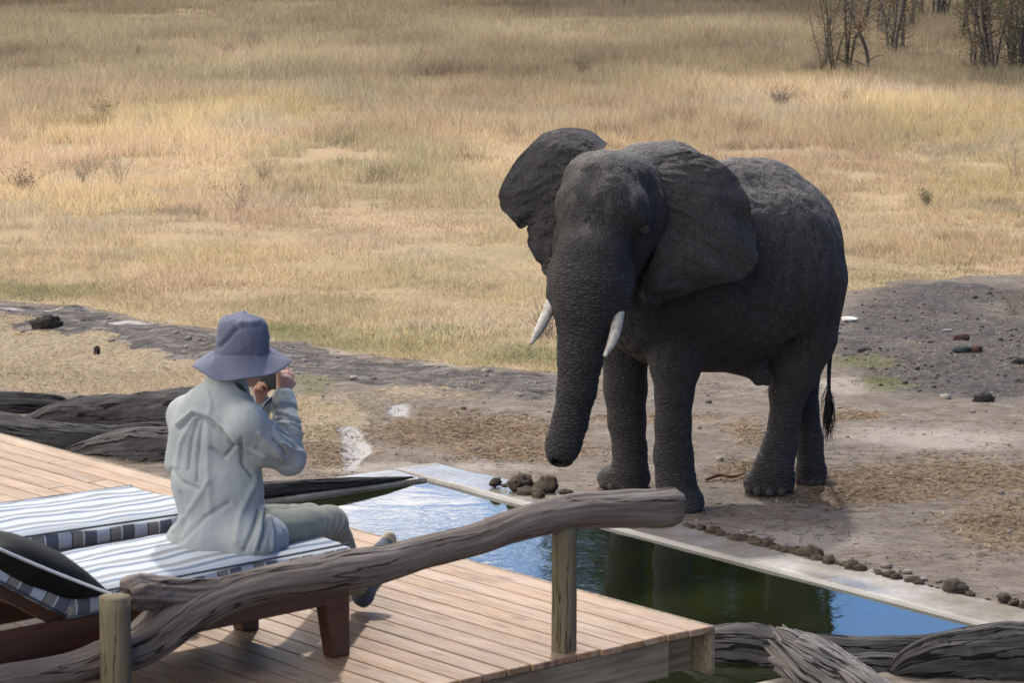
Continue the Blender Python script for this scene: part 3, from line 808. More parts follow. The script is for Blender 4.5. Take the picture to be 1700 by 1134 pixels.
build_cushion((L1[0], L1[1], DECK_H), rz1, 'blue and white striped cushion pad under the seated person and the black pillow', 2)
build_cushion((L2xy[0], L2xy[1], DECK_H), rz2, 'blue and white striped cushion pad on the empty lounger behind the person', 5)
def build_pillow():
    nU = 40; S = 0.27; Tk = 0.105
    u = np.linspace(-1, 1, nU + 1); U_, V_ = np.meshgrid(u, u, indexing='ij')
    # corners drawn out, sides pulled in
    sx = S * U_ * (1 - 0.10 * (1 - V_ ** 2)); sy = S * V_ * (1 - 0.10 * (1 - U_ ** 2))
    prof = (np.clip(1 - np.abs(U_) ** 2.6, 0, 1) * np.clip(1 - np.abs(V_) ** 2.6, 0, 1)) ** 0.55
    P = np.stack([sx, sy, 0 * sx], -1); nz = fbm(P, 9, 3, 5) * 0.010 * prof
    top = np.stack([sx, sy, Tk * prof + nz], -1).reshape(-1, 3); bot = np.stack([sx, sy, -Tk * 0.9 * prof + nz], -1).reshape(-1, 3)
    n = nU + 1; i, j = np.meshgrid(np.arange(nU), np.arange(nU), indexing='ij'); i = i.ravel(); j = j.ravel()
    F = np.stack([i * n + j, (i + 1) * n + j, (i + 1) * n + j + 1, i * n + j + 1], 1)
    V = np.vstack([top, bot]); Q = np.vstack([F, F[:, ::-1] + n * n])
    pm = Mat('black_pillow_cloth', 0.85, 0.15); nn = pm.noise(pm.coord('Object'), 6, 4)
    pm.col(pm.ramp(nn, [(0.4, (0.007, 0.008, 0.008)), (0.7, (0.018, 0.020, 0.020))])); pm.bump(nn, 0.3, 0.01)
    ang = math.atan2(L1[1], L1[0])
    c = W(20, 938, 10.62)
    o = link_mesh('pillow', np_mesh('pillow', V, Q), pm.m); o.location = c
    tag(o, 'black square pillow with thin white piping leaning on the raised cushion at the left', 'pillow')
    ring = [(x, y) for x, y in zip(sx[:, 0], sy[:, 0])] + [(x, y) for x, y in zip(sx[-1, 1:], sy[-1, 1:])] + [(x, y) for x, y in zip(sx[-2::-1, -1], sy[-2::-1, -1])] + [(x, y) for x, y in zip(sx[0, -2::-1], sy[0, -2::-1])]
    me = tube_mesh('white_piping', [(x * 1.005, y * 1.005, 0) for x, y in ring], 0.0055, 8, 220)
    me.materials.append(simple('white_piping_cord', (0.6, 0.6, 0.62)))
    pp = bpy.data.objects.new('piping', me); C.objects.link(pp); pp.parent = o
    o.rotation_euler = (rad(-4), rad(27), rz1)
    return o
build_pillow()

# ================================================================== ELEPHANT
def elephant_mat():
    m = Mat('elephant_hide', 0.75, 0.25)
    v = m.coord('Object'); ring = m.attr('ring'); dust = m.attr('dust')
    a = m.noise(v, 1.5, 6, 0.6); b = m.noise(v, 9, 6, 0.65)
    dv = m.n('VectorMath', operation='ADD')
    nz = m.n('TexNoise'); nz.inputs['Scale'].default_value = 5; nz.inputs['Detail'].default_value = 3; m.l(v, nz.inputs['Vector'])
    scn = m.n('VectorMath', operation='SCALE'); scn.inputs[3].default_value = 0.10; m.l(nz.outputs['Color'], scn.inputs[0])
    m.l(v, dv.inputs[0]); m.l(scn.outputs[0], dv.inputs[1]); vd = dv.outputs[0]
    def aniso(sx, sy, sz):
        mm = m.n('Mapping'); mm.inputs['Scale'].default_value = (sx, sy, sz); m.l(vd, mm.inputs[0]); return mm.outputs[0]
    def ridge(vec, sc_, det, dist=0.0):
        return m.math('ABSOLUTE', m.math('SUBTRACT', m.noise(vec, sc_, det, 0.5, dist), 0.5))
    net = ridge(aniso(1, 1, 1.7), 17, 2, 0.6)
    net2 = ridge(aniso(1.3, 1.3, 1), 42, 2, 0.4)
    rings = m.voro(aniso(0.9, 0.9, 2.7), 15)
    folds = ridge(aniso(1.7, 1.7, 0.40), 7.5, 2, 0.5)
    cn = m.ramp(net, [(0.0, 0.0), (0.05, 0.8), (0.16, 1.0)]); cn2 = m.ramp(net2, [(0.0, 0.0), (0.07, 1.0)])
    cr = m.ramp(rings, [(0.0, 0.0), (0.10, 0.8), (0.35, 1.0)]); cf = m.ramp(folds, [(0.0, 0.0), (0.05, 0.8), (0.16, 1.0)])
    body = m.math('ADD', m.math('MULTIPLY', cn, 0.55), m.math('MULTIPLY', cf, 0.6))
    trunk = m.math('MULTIPLY', cr, 1.0)
    h = m.mix(ring, body, trunk)
    h = m.math('ADD', h, m.math('MULTIPLY', cn2, 0.28))
    h = m.math('ADD', h, m.math('MULTIPLY', b, 0.35))
    smooth = m.attr('ear')
    h = m.mix(m.math('MULTIPLY', smooth, 0.5), h, b)
    m.bump(h, 0.9, 0.021)
    c = m.ramp(a, [(0.3, (0.027, 0.0245, 0.0245)), (0.7, (0.046, 0.042, 0.042))])
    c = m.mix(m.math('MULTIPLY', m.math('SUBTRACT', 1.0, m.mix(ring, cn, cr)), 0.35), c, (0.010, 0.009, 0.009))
    dn = m.math('MULTIPLY', dust, m.ramp(b, [(0.3, 0.35), (0.65, 1.0)]))
    c = m.mix(dn, c, (0.19, 0.17, 0.157))
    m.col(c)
    return m.m
def build_elephant():
    base = np.array(((G(1122, 845)[0] + G(1035, 812)[0]) / 2, (G(1122, 845)[1] + G(1035, 812)[1]) / 2, 0))
    D = np.array((0.885, 0.465, 0)); D /= np.linalg.norm(D)            # towards the rump
    N = np.array((D[1], -D[0], 0)); U = np.array((0, 0, 1.0))           # towards the camera side
    A = lambda px, py, Y: W(px, py, Y)
    def E(f, l, z): return base + D * f + N * l + U * z
    def tone(P): # which relief grows where: trunk and legs ringed
        return P
    body = SDF((0.05, 22.6, -0.06), (3.35, 26.7, 3.25), 0.024)
    ax = (D, N, U)
    # barrel, shoulders, rump
    body.ell(E(0.66, 0.0, 1.87), (1.02, 0.73, 0.83), ax, 0.25)
    body.ell(E(0.10, 0.0, 2.02), (0.55, 0.58, 0.82), ax, 0.30)
    body.ell(E(1.14, 0.0, 2.0), (0.59, 0.62, 0.72), ax, 0.28)
    body.chain([E(-0.12, 0, 2.75), E(0.15, 0, 2.68), E(0.5, 0, 2.58), E(0.85, 0, 2.60), E(1.12, 0, 2.54), E(1.46, 0, 2.28)], [.24, .22, .20, .20, .22, .24], 0.18)
    body.cone(E(1.36, 0, 2.1), E(1.52, 0, 1.62), 0.34, 0.30, 0.25)
    # neck
    nk = E(-0.05, 0.0, 2.25); hd = A(1010, 330, 23.95)
    body.cone(nk, hd + (0.12, 0.15, -0.15), 0.52, 0.42, 0.25)
    # head
    HF = np.array((-0.32, -0.947, 0)); HR = np.array((0.947, -0.32, 0))   # face forward, face towards picture right
    hc = A(1008, 335, 23.85)
    def H(f, r, z): return hc + HF * f + HR * r + U * z
    body.ell(H(0, -0.02, 0.02), (0.42, 0.34, 0.40), (HF, HR, U), 0.12)
    body.ell(A(975, 296, 23.95), (0.24, 0.18, 0.20), (HF, HR, U), 0.08)         # crown lobes
    body.ell(A(1040, 296, 23.97), (0.28, 0.23, 0.20), (HF, HR, U), 0.08)
    body.cone(A(1000, 292, 24.15), A(1100, 290, 24.35), 0.19, 0.19, 0.12)
    body.cone(A(1070, 285, 24.4), A(1120, 282, 24.75), 0.20, 0.22, 0.15)
    body.ell(A(978, 305, 23.42), (0.12, 0.07, 0.18), (HF, HR, U), 0.16, sub=True)
    body.ell(A(1062, 312, 23.40), (0.12, 0.06, 0.14), (HF, HR, U), 0.14, sub=True)
    body.ell(A(1000, 345, 23.62), (0.22, 0.30, 0.22), (HF, HR, U), 0.14)       # forehead
    body.ell(A(948, 345, 23.78), (0.16, 0.13, 0.16), (HF, HR, U), 0.10)       # brow ridges
    body.ell(A(1058, 352, 23.62), (0.16, 0.135, 0.16), (HF, HR, U), 0.10)
    body.cone(A(1052, 400, 23.82), A(1030, 470, 23.78), 0.15, 0.11, 0.10)    # cheeks
    body.cone(A(945, 395, 23.85), A(938, 470, 23.8), 0.13, 0.13, 0.12)
    # temple hollow and eye sockets
    body.ell(A(1092, 330, 23.52), (0.20, 0.085, 0.16), (HF, HR, U), 0.10, sub=True)
    body.ell(A(1074, 380, 23.47), (0.06, 0.05, 0.035), (HF, HR, U), 0.05, sub=True)
    # trunk
    tp = [(988, 385, 23.62, .27), (983, 430, 23.50, .275), (978, 475, 23.42, .285), (970, 515, 23.36, .225), (966, 560, 23.32, .170), (962, 600, 23.30, .160), (957, 650, 23.28, .142),
          (946, 700, 23.27, .131), (934, 740, 23.24, .126), (930, 756, 23.20, .104)]
    body.chain([A(a, b, c) for a, b, c, d in tp], [d for *_, d in tp], 0.10)
    body.cone(A(928, 764, 23.18), A(926, 768, 23.15), 0.045, 0.04, 0.04, sub=True)
    # tusk sheaths
    body.cone(A(1032, 455, 23.50), A(1031, 503, 23.36), 0.115, 0.078, 0.08)
    body.cone(A(930, 450, 23.55), A(922, 492, 23.44), 0.105, 0.070, 0.08)
    # lower jaw
    body.cone(A(990, 500, 23.75), A(985, 545, 23.62), 0.17, 0.09, 0.10)
    # legs
    def leg(pts, k=0.05):
        body.chain([G(a, b)[0:3] if c is None else A(a, b, c) for a, b, c, d in pts], [d for *_, d in pts], k)
    nY = 24.32
    leg([(1135, 500, 24.62, .34), (1129, 560, 24.52, .25), (1121, 605, 24.44, .212), (1119, 655, 24.40, .160), (1118, 705, 24.38, .150), (1118, 755, 24.36, .160), (1122, 800, 24.34, .160), (1127, 832, 24.32, .178)])
    body.ell(G(1129, 846) + (0, 0, 0.06), (.20, .19, .13), None, 0.08)
    leg([(1045, 520, 25.1, .30), (1038, 580, 25.12, .20), (1038, 645, 25.12, .180), (1041, 700, 25.12, .158), (1045, 745, 25.12, .143), (1047, 780, 25.10, .155)])
    body.ell(G(1036, 808) + (0, 0, 0.07), (.235, .22, .13), None, 0.08)
    leg([(1325, 470, 25.15, .42), (1328, 560, 25.15, .31), (1320, 605, 25.10, .23), (1309, 650, 25.06, .160), (1302, 700, 25.02, .126), (1294, 740, 24.98, .140), (1284, 775, 24.94, .175)])
    body.ell(G(1276, 817) + (0, 0, 0.08), (.225, .20, .14), None, 0.08)
    leg([(1335, 480, 25.55, .34), (1334, 560, 25.5, .24), (1331, 620, 25.45, .15), (1336, 680, 25.40, .112), (1343, 730, 25.36, .118), (1347, 775, 25.32, .125)])
    body.ell(G(1346, 803) + (0, 0, 0.08), (.140, .15, .13), None, 0.05)
    # under the belly
    body.cone(A(1230, 598, 24.95), A(1262, 618, 24.90), 0.12, 0.085, 0.08)
    body.cone(A(1252, 622, 24.85), A(1258, 634, 24.82), 0.055, 0.040, 0.02)
    body.cone(A(1268, 620, 24.85), A(1272, 634, 24.82), 0.065, 0.040, 0.02)
    body.cone(A(1375, 400, 25.2), A(1290, 610, 24.72), 0.03, 0.03, 0.10, sub=True)
    # loose skin between elbow and chest
    body.cone(A(1100, 500, 24.6), A(1060, 520, 24.8), 0.22, 0.22, 0.2)
    V, Q = body.mesh()
    V = smooth_verts(V, Q, 2, 0.5)
    Nn = vnormals(V, Q)
    px, py = project(V[:, 0], V[:, 1], V[:, 2])
    # attribute: ringed hide on trunk and lower legs
    hz = V[:, 2]; rel = (V - np.array([*base[:2], 0])) @ D
    trunk = sstep(0.25, 0.02, (V[:, 1] - 23.75)) * sstep(2.42, 2.2, hz)
    legs = sstep(1.25, 0.8, hz)
    ring = np.clip(np.maximum(trunk, legs * 0.85), 0, 1)
    # real folds: trunk rings, flank folds, ankle rolls
    P = V.astype(float)
    zz = hz + 0.03 * vnoise(P, 3.0, 4)
    per = 0.050 + 0.0 * zz
    ringw = np.abs(np.sin(zz / 0.055 * np.pi)) ** 0.6
    disp = trunk * 0.007 * (ringw - 0.6)
    disp += sstep(0.75, 0.25, hz) * (1 - trunk) * 0.008 * (np.abs(np.sin((zz + 0.02 * vnoise(P, 8, 2)) / 0.06 * np.pi)) ** 0.6 - 0.6)
    flank = sstep(1.0, 1.3, hz) * (1 - trunk)
    al = (P @ D)
    fold = fbm(np.stack([al * 9, (P @ N) * 9, hz * 2.2], -1), 1.0, 3, 41)
    disp += flank * 0.015 * (np.clip(np.abs(fold), 0, .25) * 4 - 0.6) * (0.5 + 0.5 * sstep(24.0, 24.6, V[:, 1]))
    disp += 0.009 * fbm(P, 3.0, 2, 51)
    V = V + Nn * disp[:, None].astype(np.float32)
    dust = 0.55 * sstep(0.40, 0.9, Nn[:, 2]) * sstep(2.1, 2.4, hz) + 0.30 * sstep(0.12, 0.03, hz) + 0.30 * sstep(1.5, 2.5, hz) * sstep(24.2, 24.8, V[:, 1])
    # pale dried mud on brow and nose, as small marks
    for (a, b, r) in ((985, 318, 5), (1012, 338, 6), (1052, 330, 6), (950, 330, 6), (972, 382, 7)):
        dust += 0.5 * np.exp(-(((px - a) / r) ** 2 + ((py - b) / (r * 1.6)) ** 2)) * (V[:, 1] < 24.2)
    me = np_mesh('elephant', V, Q, attrs=dict(ring=ring, dust=np.clip(dust, 0, 1), ear=np.zeros(len(V))))
    hide = elephant_mat()
    root = tag(empty('elephant', tuple(base)), 'grey tusked African elephant standing beside the pool, ears spread and trunk hanging down', 'elephant')
    link_mesh('body', me, hide, root)
    # ears
    def ear(att, rim, seed, bulge, tdir, ns=150, nt_=60, scal=0.02):
        At = catmull([A(*q) for q in att], ns); Rm = catmull([A(*q) for q in rim], ns)
        s = np.linspace(0, 1, ns); t = np.linspace(0, 1, nt_)
        S, T = np.meshgrid(s, t, indexing='ij')
        Pm = At[:, None] * (1 - T[..., None]) + Rm[:, None] * T[..., None]
        NP = np.stack([S * 3, T * 2.5, 0 * S], -1)
        wv = bulge * np.sin(np.pi * T) * np.sin(np.pi * np.clip(S, 0.02, 0.98)) ** 0.5
        wv = wv + 0.035 * fbm(NP, 1.1, 3, seed) * T + scal * np.sin(S * 34 + 3 * vnoise(NP, 0.8, seed + 2)) * sstep(0.45, 1.0, T) * (0.35 + 0.65 * S)
        wv = wv + 0.034 * fbm(np.stack([S * 14, T * 2.0, 0 * S], -1), 1.0, 3, seed + 7) + 0.012 * np.abs(fbm(np.stack([S * 34 + 3 * T, T * 5, 0 * S], -1), 1.0, 3, seed + 8))
        rag = 0.026 * fbm(np.stack([s * 30, 0 * s, 0 * s], -1), 1.0, 3, seed + 12) * (0.25 + 0.75 * s)
        Pm = Pm + (T ** 6 * rag[:, None])[..., None] * ((Rm - At) / np.linalg.norm(Rm - At, axis=1, keepdims=True))[:, None]
        tdir = np.array(tdir, float); tdir /= np.linalg.norm(tdir)
        F_ = Pm + wv[..., None] * tdir
        th = (0.028 * (1 - T) + 0.009)[..., None]
        Bk = F_ - th * tdir
        V = np.vstack([F_.reshape(-1, 3), Bk.reshape(-1, 3)]); n0 = ns * nt_
        i, j = np.meshgrid(np.arange(ns - 1), np.arange(nt_ - 1), indexing='ij'); i = i.ravel(); j = j.ravel()
        a = i * nt_ + j; Qf = np.stack([a, a + nt_, a + nt_ + 1, a + 1], 1)
        Qs = [Qf, Qf[:, ::-1] + n0]
        rimi = [k * nt_ + nt_ - 1 for k in range(ns)]; Qs.append(np.array([(rimi[k], rimi[k + 1], rimi[k + 1] + n0, rimi[k] + n0) for k in range(ns - 1)]))
        e0 = list(range(nt_)); e1 = [(ns - 1) * nt_ + k for k in range(nt_)]
        Qs.append(np.array([(e0[k], e0[k + 1], e0[k + 1] + n0, e0[k] + n0) for k in range(nt_ - 1)])); Qs.append(np.array([(e1[k + 1], e1[k], e1[k] + n0, e1[k + 1] + n0) for k in range(nt_ - 1)]))
        att0 = [k * nt_ for k in range(ns)]; Qs.append(np.array([(att0[k + 1], att0[k], att0[k] + n0, att0[k + 1] + n0) for k in range(ns - 1)]))
        d = 0.25 * np.exp(-((np.concatenate([T.ravel(), T.ravel()]) - 0.2) / 0.25) ** 2) * 0 
        me = np_mesh('ear', V, np.vstack(Qs), attrs=dict(ring=np.zeros(len(V)), dust=d, ear=np.ones(len(V))))
        return link_mesh('ear', me, hide, root)
    ear([(1078, 262, 24.25), (1092, 285, 24.08), (1100, 320, 23.95), (1098, 360, 23.90), (1092, 400, 23.85), (1080, 435, 23.85), (1072, 460, 23.85)],
        [(1140, 249, 24.25), (1185, 262, 24.25), (1225, 296, 24.2), (1244, 340, 24.15), (1255, 395, 24.10), (1253, 440, 24.05), (1232, 466, 24.0), (1195, 472, 23.98), (1160, 482, 23.95), (1125, 493, 23.92), (1095, 505, 23.88), (1072, 508, 23.86), (1062, 490, 23.86)],
        3, 0.10, (0.35, -0.93, 0.1), scal=0.05)
    ear([(1002, 246, 24.2), (975, 254, 24.15), (952, 270, 24.1), (940, 300, 24.05), (934, 335, 24.0), (930, 375, 23.98), (930, 410, 23.95), (926, 440, 23.95)],
        [(1008, 238, 24.45), (978, 216, 24.45), (940, 211, 24.4), (905, 220, 24.35), (872, 248, 24.3), (846, 280, 24.25), (828, 322, 24.2), (833, 346, 24.2), (850, 366, 24.15), (862, 379, 24.15), (873, 375, 24.12), (880, 362, 24.1), (875, 385, 24.1),
         (878, 412, 24.08), (892, 434, 24.05), (900, 448, 24.03), (912, 462, 24.0)],
        11, 0.05, (-0.2, -0.97, 0.1), scal=0.012)
    # tusks
    iv = Mat('stained_ivory', 0.42, 0.4); n1 = iv.noise(iv.coord('Object', (6, 6, 2)), 5, 6, 0.65)
    iv.col(iv.ramp(n1, [(0.3, (0.20, 0.17, 0.14)), (0.55, (0.40, 0.37, 0.32)), (0.7, (0.50, 0.47, 0.42))])); iv.bump(n1, 0.2, 0.006)
    for pts, rr in (([(1029, 490, 23.42), (1026, 525, 23.30), (1019, 560, 23.18), (1004, 592, 23.08)], [.052, .048, .041, .016]),
                    ([(924, 480, 23.48), (911, 515, 23.38), (896, 546, 23.28), (881, 571, 23.20)], [.050, .046, .038, .015])):
        V, Q, T, U_ = loft([A(*q) for q in pts], rr, 40, 24)
        link_mesh('tusk', np_mesh('tusk', V, Q, T, U_), iv.m, root)
    # eyes
    em = simple('dark_wet_eye', (0.006, 0.004, 0.003), 0.45, 0.3, 5, 0)
    for c in (A(1072, 381, 23.53), A(929, 356, 23.72)):
        V, Q, T, U_ = loft([c + (0, .03, 0), c + (0, .015, 0), c, c - (0, .015, 0), c - (0, .024, 0)], [.018, .027, .030, .022, .006], 14, 16)
        link_mesh('eye', np_mesh('eye', V, Q, T, U_), em, root)
        lid = [(c + HR * 0.034 * math.cos(t) + U * 0.020 * math.sin(t) + HF * 0.016) for t in np.linspace(0, 2 * math.pi, 14)]
        V, Q, T, U_ = loft(lid, [0.012] * 14, 30, 10)
        link_mesh('eyelid', np_mesh('eyelid', V, Q, T, U_, attrs=dict(ring=np.zeros(len(V)), dust=np.zeros(len(V)), ear=np.zeros(len(V)))), hide, root)
    # toenails
    nm = simple('toenail_horn', (0.040, 0.035, 0.032), 0.8, 0.3, 20, 0.2)
    for (fx, fr) in ((G(1126, 843), .195), (G(1036, 808), .23), (G(1276, 817), .225), (G(1346, 803), .138)):
        for a in (-150, -122, -92, -62):
            c = fx + np.array((math.cos(rad(a)) * fr, math.sin(rad(a)) * fr, 0.045)); o_ = np.array((math.cos(rad(a)), math.sin(rad(a)), 0))
            V, Q, T, U_ = loft([c - U * 0.035 - o_ * 0.020, c - o_ * 0.024, c + U * 0.02 - o_ * 0.036], [.032, .036, .022], 8, 14, flat=(1.0, 1.0))
            link_mesh('toenail', np_mesh('toenail', V, Q, T, U_), nm, root)
    # tail with its brush
    tl = [(1380, 380, 25.75), (1392, 450, 25.86), (1386, 530, 25.86), (1378, 590, 25.8), (1376, 630, 25.78), (1377, 665, 25.76)]
    V, Q, T, U_ = loft([A(*q) for q in tl], [.055, .045, .032, .022, .018, .016], 60, 14)
    tail = link_mesh('tail', np_mesh('tail', V, Q, T, U_, attrs=dict(ring=np.ones(len(V)), dust=np.zeros(len(V)), ear=np.zeros(len(V)))), hide, root)
    R = np.random.RandomState(4); parts = []
    for k in range(110):
        s0 = R.uniform(0, 1); top = A(1376 + R.uniform(-1.5, 1.5), 632 + 36 * s0, 25.78)
        end = A(1375 + R.normal(0, 5), 700 + 42 * R.uniform(0, 1) - 14 * (1 - s0), 25.78 + R.normal(0, 0.03))
        mid = (top + end) / 2 + (R.normal(0, .02) , R.normal(0, .02), 0.02)
        parts.append(loft([top, mid, end], [.0035, .0035, .001], 6, 3, cap=False))
    V, Q, T, U_ = merge(parts)
    tb = link_mesh('tail_brush', np_mesh('tail_brush', V, Q, None, U_), simple('coarse_tail_hair', (0.012, 0.011, 0.011), 0.6, 0.3, 5, 0), tail)
    tb['kind'] = 'stuff'
build_elephant()

# ================================================================== PERSON
def build_person():
    # frame: FW faces towards the elephant's side, RT is the person's right
    FW = np.array((0.42, 0.907, 0)); RT = np.array((0.907, -0.42, 0)); U = np.array((0, 0, 1.0))
    A = lambda a, b, Y: W(a, b, Y)
    pel = A(372, 885, 11.42)
    root = tag(empty('person', tuple(pel)), 'person in a wide blue sun hat and pale blue-grey shirt, seated photographing the elephant', 'person')
    sk = Mat('skin', 0.55, 0.35); n1 = sk.noise(sk.coord('Object'), 25, 3)
    sk.col(sk.mix(n1, (0.36, 0.185, 0.13), (0.46, 0.25, 0.18))); sk.b.inputs['Subsurface Weight'].default_value = 0.08; sk.b.inputs['Subsurface Radius'].default_value = (0.01, 0.004, 0.002)
    # joints
    neck0 = A(380, 655, 11.45); neck1 = A(392, 622, 11.49); head = A(402, 594, 11.54)
    shL = A(308, 690, 11.62); shR = A(412, 702, 11.33)
    elR = A(480, 762, 11.45); wrR = A(471, 662, 11.66)
    elL = A(385, 770, 11.98); wrL = A(436, 672, 11.90)
    hipL = pel + RT * -0.09 + U * 0.01; hipR = pel + RT * 0.10 + U * 0.0
    knR = A(545, 872, 11.72); anR = A(594, 975, 12.10)
    knL = A(512, 868, 11.98); anL = A(560, 955, 12.45)
    # ---------- body: one continuous skin mesh
    lo = np.minimum.reduce([pel, shL, shR, anR, anL, head]) - 0.30; hi = np.maximum.reduce([pel, shL, shR, anR, anL, head, elR]) + 0.30
    s = SDF(lo, hi, 0.011)
    s.ell(head, (0.095, 0.075, 0.115), (FW, RT, U), 0.03)
    s.ell(head + FW * 0.045 - U * 0.055, (0.058, 0.050, 0.062), (FW, RT, U), 0.04)        # jaw
    s.cone(head + FW * 0.095 - U * 0.02, head + FW * 0.118 - U * 0.045, 0.012, 0.016, 0.02)  # nose
    s.cone(head + FW * 0.09 - U * 0.075 - RT * 0.018, head + FW * 0.09 - U * 0.075 + RT * 0.018, 0.012, 0.012, 0.015)   # mouth
    for sg in (-1, 1):
        s.ell(head + FW * 0.092 + RT * 0.032 * sg - U * 0.0, (0.014, 0.018, 0.014), (FW, RT, U), 0.012)
        s.ell(head + FW * -0.005 + RT * 0.078 * sg - U * 0.025, (0.022, 0.010, 0.032), (FW, RT, U), 0.012)
    s.cone(neck1, neck0 + FW * 0.01, 0.048, 0.050, 0.03)
    s.cone(neck0 - U * 0.09 + FW * 0.02, pel + U * 0.18 + FW * 0.02, 0.065, 0.06, 0.04, flat=RT, fs=1.2)
    s.cone(shL + FW * 0.01, shR + FW * 0.01, 0.04, 0.04, 0.05)
    s.cone(pel + U * 0.18 + FW * 0.02, pel + FW * 0.02, 0.06, 0.085, 0.06, flat=RT, fs=1.25)
    for a, b, c in ((shL, elL, wrL), (shR, elR, wrR)):
        s.cone(a, b, 0.046, 0.038, 0.03); s.cone(b, c, 0.038, 0.024, 0.02)
    for a, b, c in ((hipL, knL, anL), (hipR, knR, anR)):
        s.cone(a, b, 0.078, 0.054, 0.05); s.cone(b, c, 0.054, 0.034, 0.03)
    V, Q = s.mesh(); V = smooth_verts(V, Q, 1)
    parts = [(V, Q)]
    # hands: palm, four fingers and a thumb closed round the camera
    camc = A(441, 629, 11.86)
    def hand(wr, palm, knuck, curl, out, side):
        'wr wrist, palm centre, knuck direction along the fingers, curl direction they bend to, side thumb side'
        kd = knuck / np.linalg.norm(knuck); cd = curl - kd * (curl @ kd); cd /= np.linalg.norm(cd); sd = np.cross(kd, cd) * side
        lo = np.minimum(wr, palm) - 0.14; hi = np.maximum(wr, palm) + 0.14
        h = SDF(lo, hi, 0.0042)
        h.cone(wr - (palm - wr) * 0.4, wr, 0.026, 0.024, 0.01)
        h.cone(wr, palm, 0.024, 0.026, 0.02, flat=sd, fs=1.35)
        for k, (ln, off) in enumerate(((0.060, 0.030), (0.068, 0.010), (0.064, -0.010), (0.050, -0.029))):
            b = palm + kd * (0.030 - 0.004 * abs(k - 1)) + sd * off * 0.95
            m1 = b + (kd * 0.80 + cd * 0.40) * ln * 0.48; m2 = m1 + (kd * 0.10 + cd * 0.95) * ln * 0.34; e = m2 + (kd * -0.45 + cd * 0.75) * ln * 0.26
            h.cone(palm + sd * off * 0.7, b, 0.011, 0.0105, 0.012)
            h.chain([b, m1, m2, e], [0.0102, 0.0095, 0.0085, 0.0070], 0.004)
        b = palm - kd * 0.012 + sd * 0.028
        m1 = b + (sd * 0.55 + kd * 0.5 + cd * 0.5) * 0.032; e = m1 + (cd * 0.7 + kd * 0.6) * 0.030
        h.chain([b, m1, e], [0.014, 0.0115, 0.0085], 0.008)
        return h.mesh()
    pR = A(473, 632, 11.70); pL = A(430, 652, 11.88)
    parts.append(hand(wrR, pR, pR - wrR + U * 0.01, (camc - pR), None, -1))
    parts.append(hand(wrL, pL, pL - wrL + (camc - pL) * 0.5, (camc - pL) + FW * -0.02 + RT * 0.03, None, 1))
    Vs, Qs, n = [], [], 0
    for v, q in parts: Vs.append(v); Qs.append(q + n); n += len(v)
    link_mesh('body', np_mesh('body', np.vstack(Vs), np.vstack(Qs)), sk.m, root)
    # ---------- hair, just showing under the hat
    hs = SDF(head - 0.16, head + 0.16, 0.007)
    hs.ell(head - FW * 0.012 + U * 0.012, (0.096, 0.080, 0.105), (FW, RT, U), 0.02)
    hs.cone(head - FW * 0.06 - U * 0.05, head - FW * 0.055 - U * 0.075, 0.05, 0.035, 0.03)
    hs.ell(head + FW * 0.10 - U * 0.05, (0.10, 0.12, 0.10), (FW, RT, U), 0.02, sub=True)
    V, Q = hs.mesh()
    link_mesh('hair', np_mesh('hair', V, Q), simple('brown_hair', (0.07, 0.045, 0.03), 0.6, 0.3, 90, 0.4), root)
    # ---------- trousers
    t = SDF(np.minimum(lo, pel - 0.4), hi, 0.010)
    for a, b, c in ((hipL, knL, anL), (hipR, knR, anR)):
        t.cone(a, b, 0.096, 0.074, 0.04); t.cone(b, b + (c - b) * 0.93, 0.074, 0.056, 0.02)
    t.cone(hipL - U * 0.01 + FW * 0.03, hipR - U * 0.01 + FW * 0.03, 0.095, 0.095, 0.06)
    V, Q = t.mesh(); V = smooth_verts(V, Q, 1); Nn = vnormals(V, Q); P = V.astype(float)
    tw = np.abs(fbm(P * np.array((1, 1, 1.0)), 9, 3, 61)); kd_ = np.exp(-(np.linalg.norm(P - knR, axis=1) / 0.13) ** 2)
    V = V + Nn * (0.010 * (0.3 - tw) + 0.007 * kd_ * np.sin(P @ (anR - knR) / 0.4 * 190 + 3 * vnoise(P, 8, 3)) * 0.6)[:, None]
    tm = Mat('sage_trouser_cloth', 0.85, 0.2); nn = tm.noise(tm.coord('Object'), 60, 4)
    tm.col(tm.mix(nn, (0.165, 0.172, 0.14), (0.22, 0.228, 0.19))); tm.bump(nn, 0.15, 0.003)
    link_mesh('trousers', np_mesh('trousers', V.astype(np.float32), Q), tm.m, root)
    # ---------- shirt: torso, sleeves, collar, loose hem; folds and the back vent are real relief
    h = 0.0062
    lo2 = np.minimum.reduce([pel - (0.36, 0.36, 0.14), elL - 0.1]); hi2 = np.maximum.reduce([shR, shL, elR, wrR, wrL]) + (0.12, 0.12, 0.14)
    s = SDF(lo2, hi2, h)
    up = pel + U * 0.30 - RT * 0.005
    waist = A(360, 800, 11.45); chest = A(358, 722, 11.48)
    s.cone(A(372, 893, 11.42), waist, 0.150, 0.128, 0.06, flat=RT, fs=1.28)
    s.cone(waist, chest, 0.128, 0.124, 0.06, flat=RT, fs=1.38)
    s.cone(chest, A(368, 672, 11.48), 0.122, 0.070, 0.06, flat=RT, fs=1.30)
    s.cone(A(325, 690, 11.60), A(405, 700, 11.38), 0.078, 0.078, 0.06)
    s.cone(neck0 - U * 0.03, A(378, 638, 11.47), 0.080, 0.068, 0.04)
    s.cone(chest + U * 0.02, chest + U * 0.10, 0.12, 0.10, 0.06, flat=RT, fs=1.3)
    s.chain([shR + U * -0.005, (shR + elR) / 2 + (0.0, -0.005, -0.012), elR], [0.076, 0.068, 0.062], 0.05)
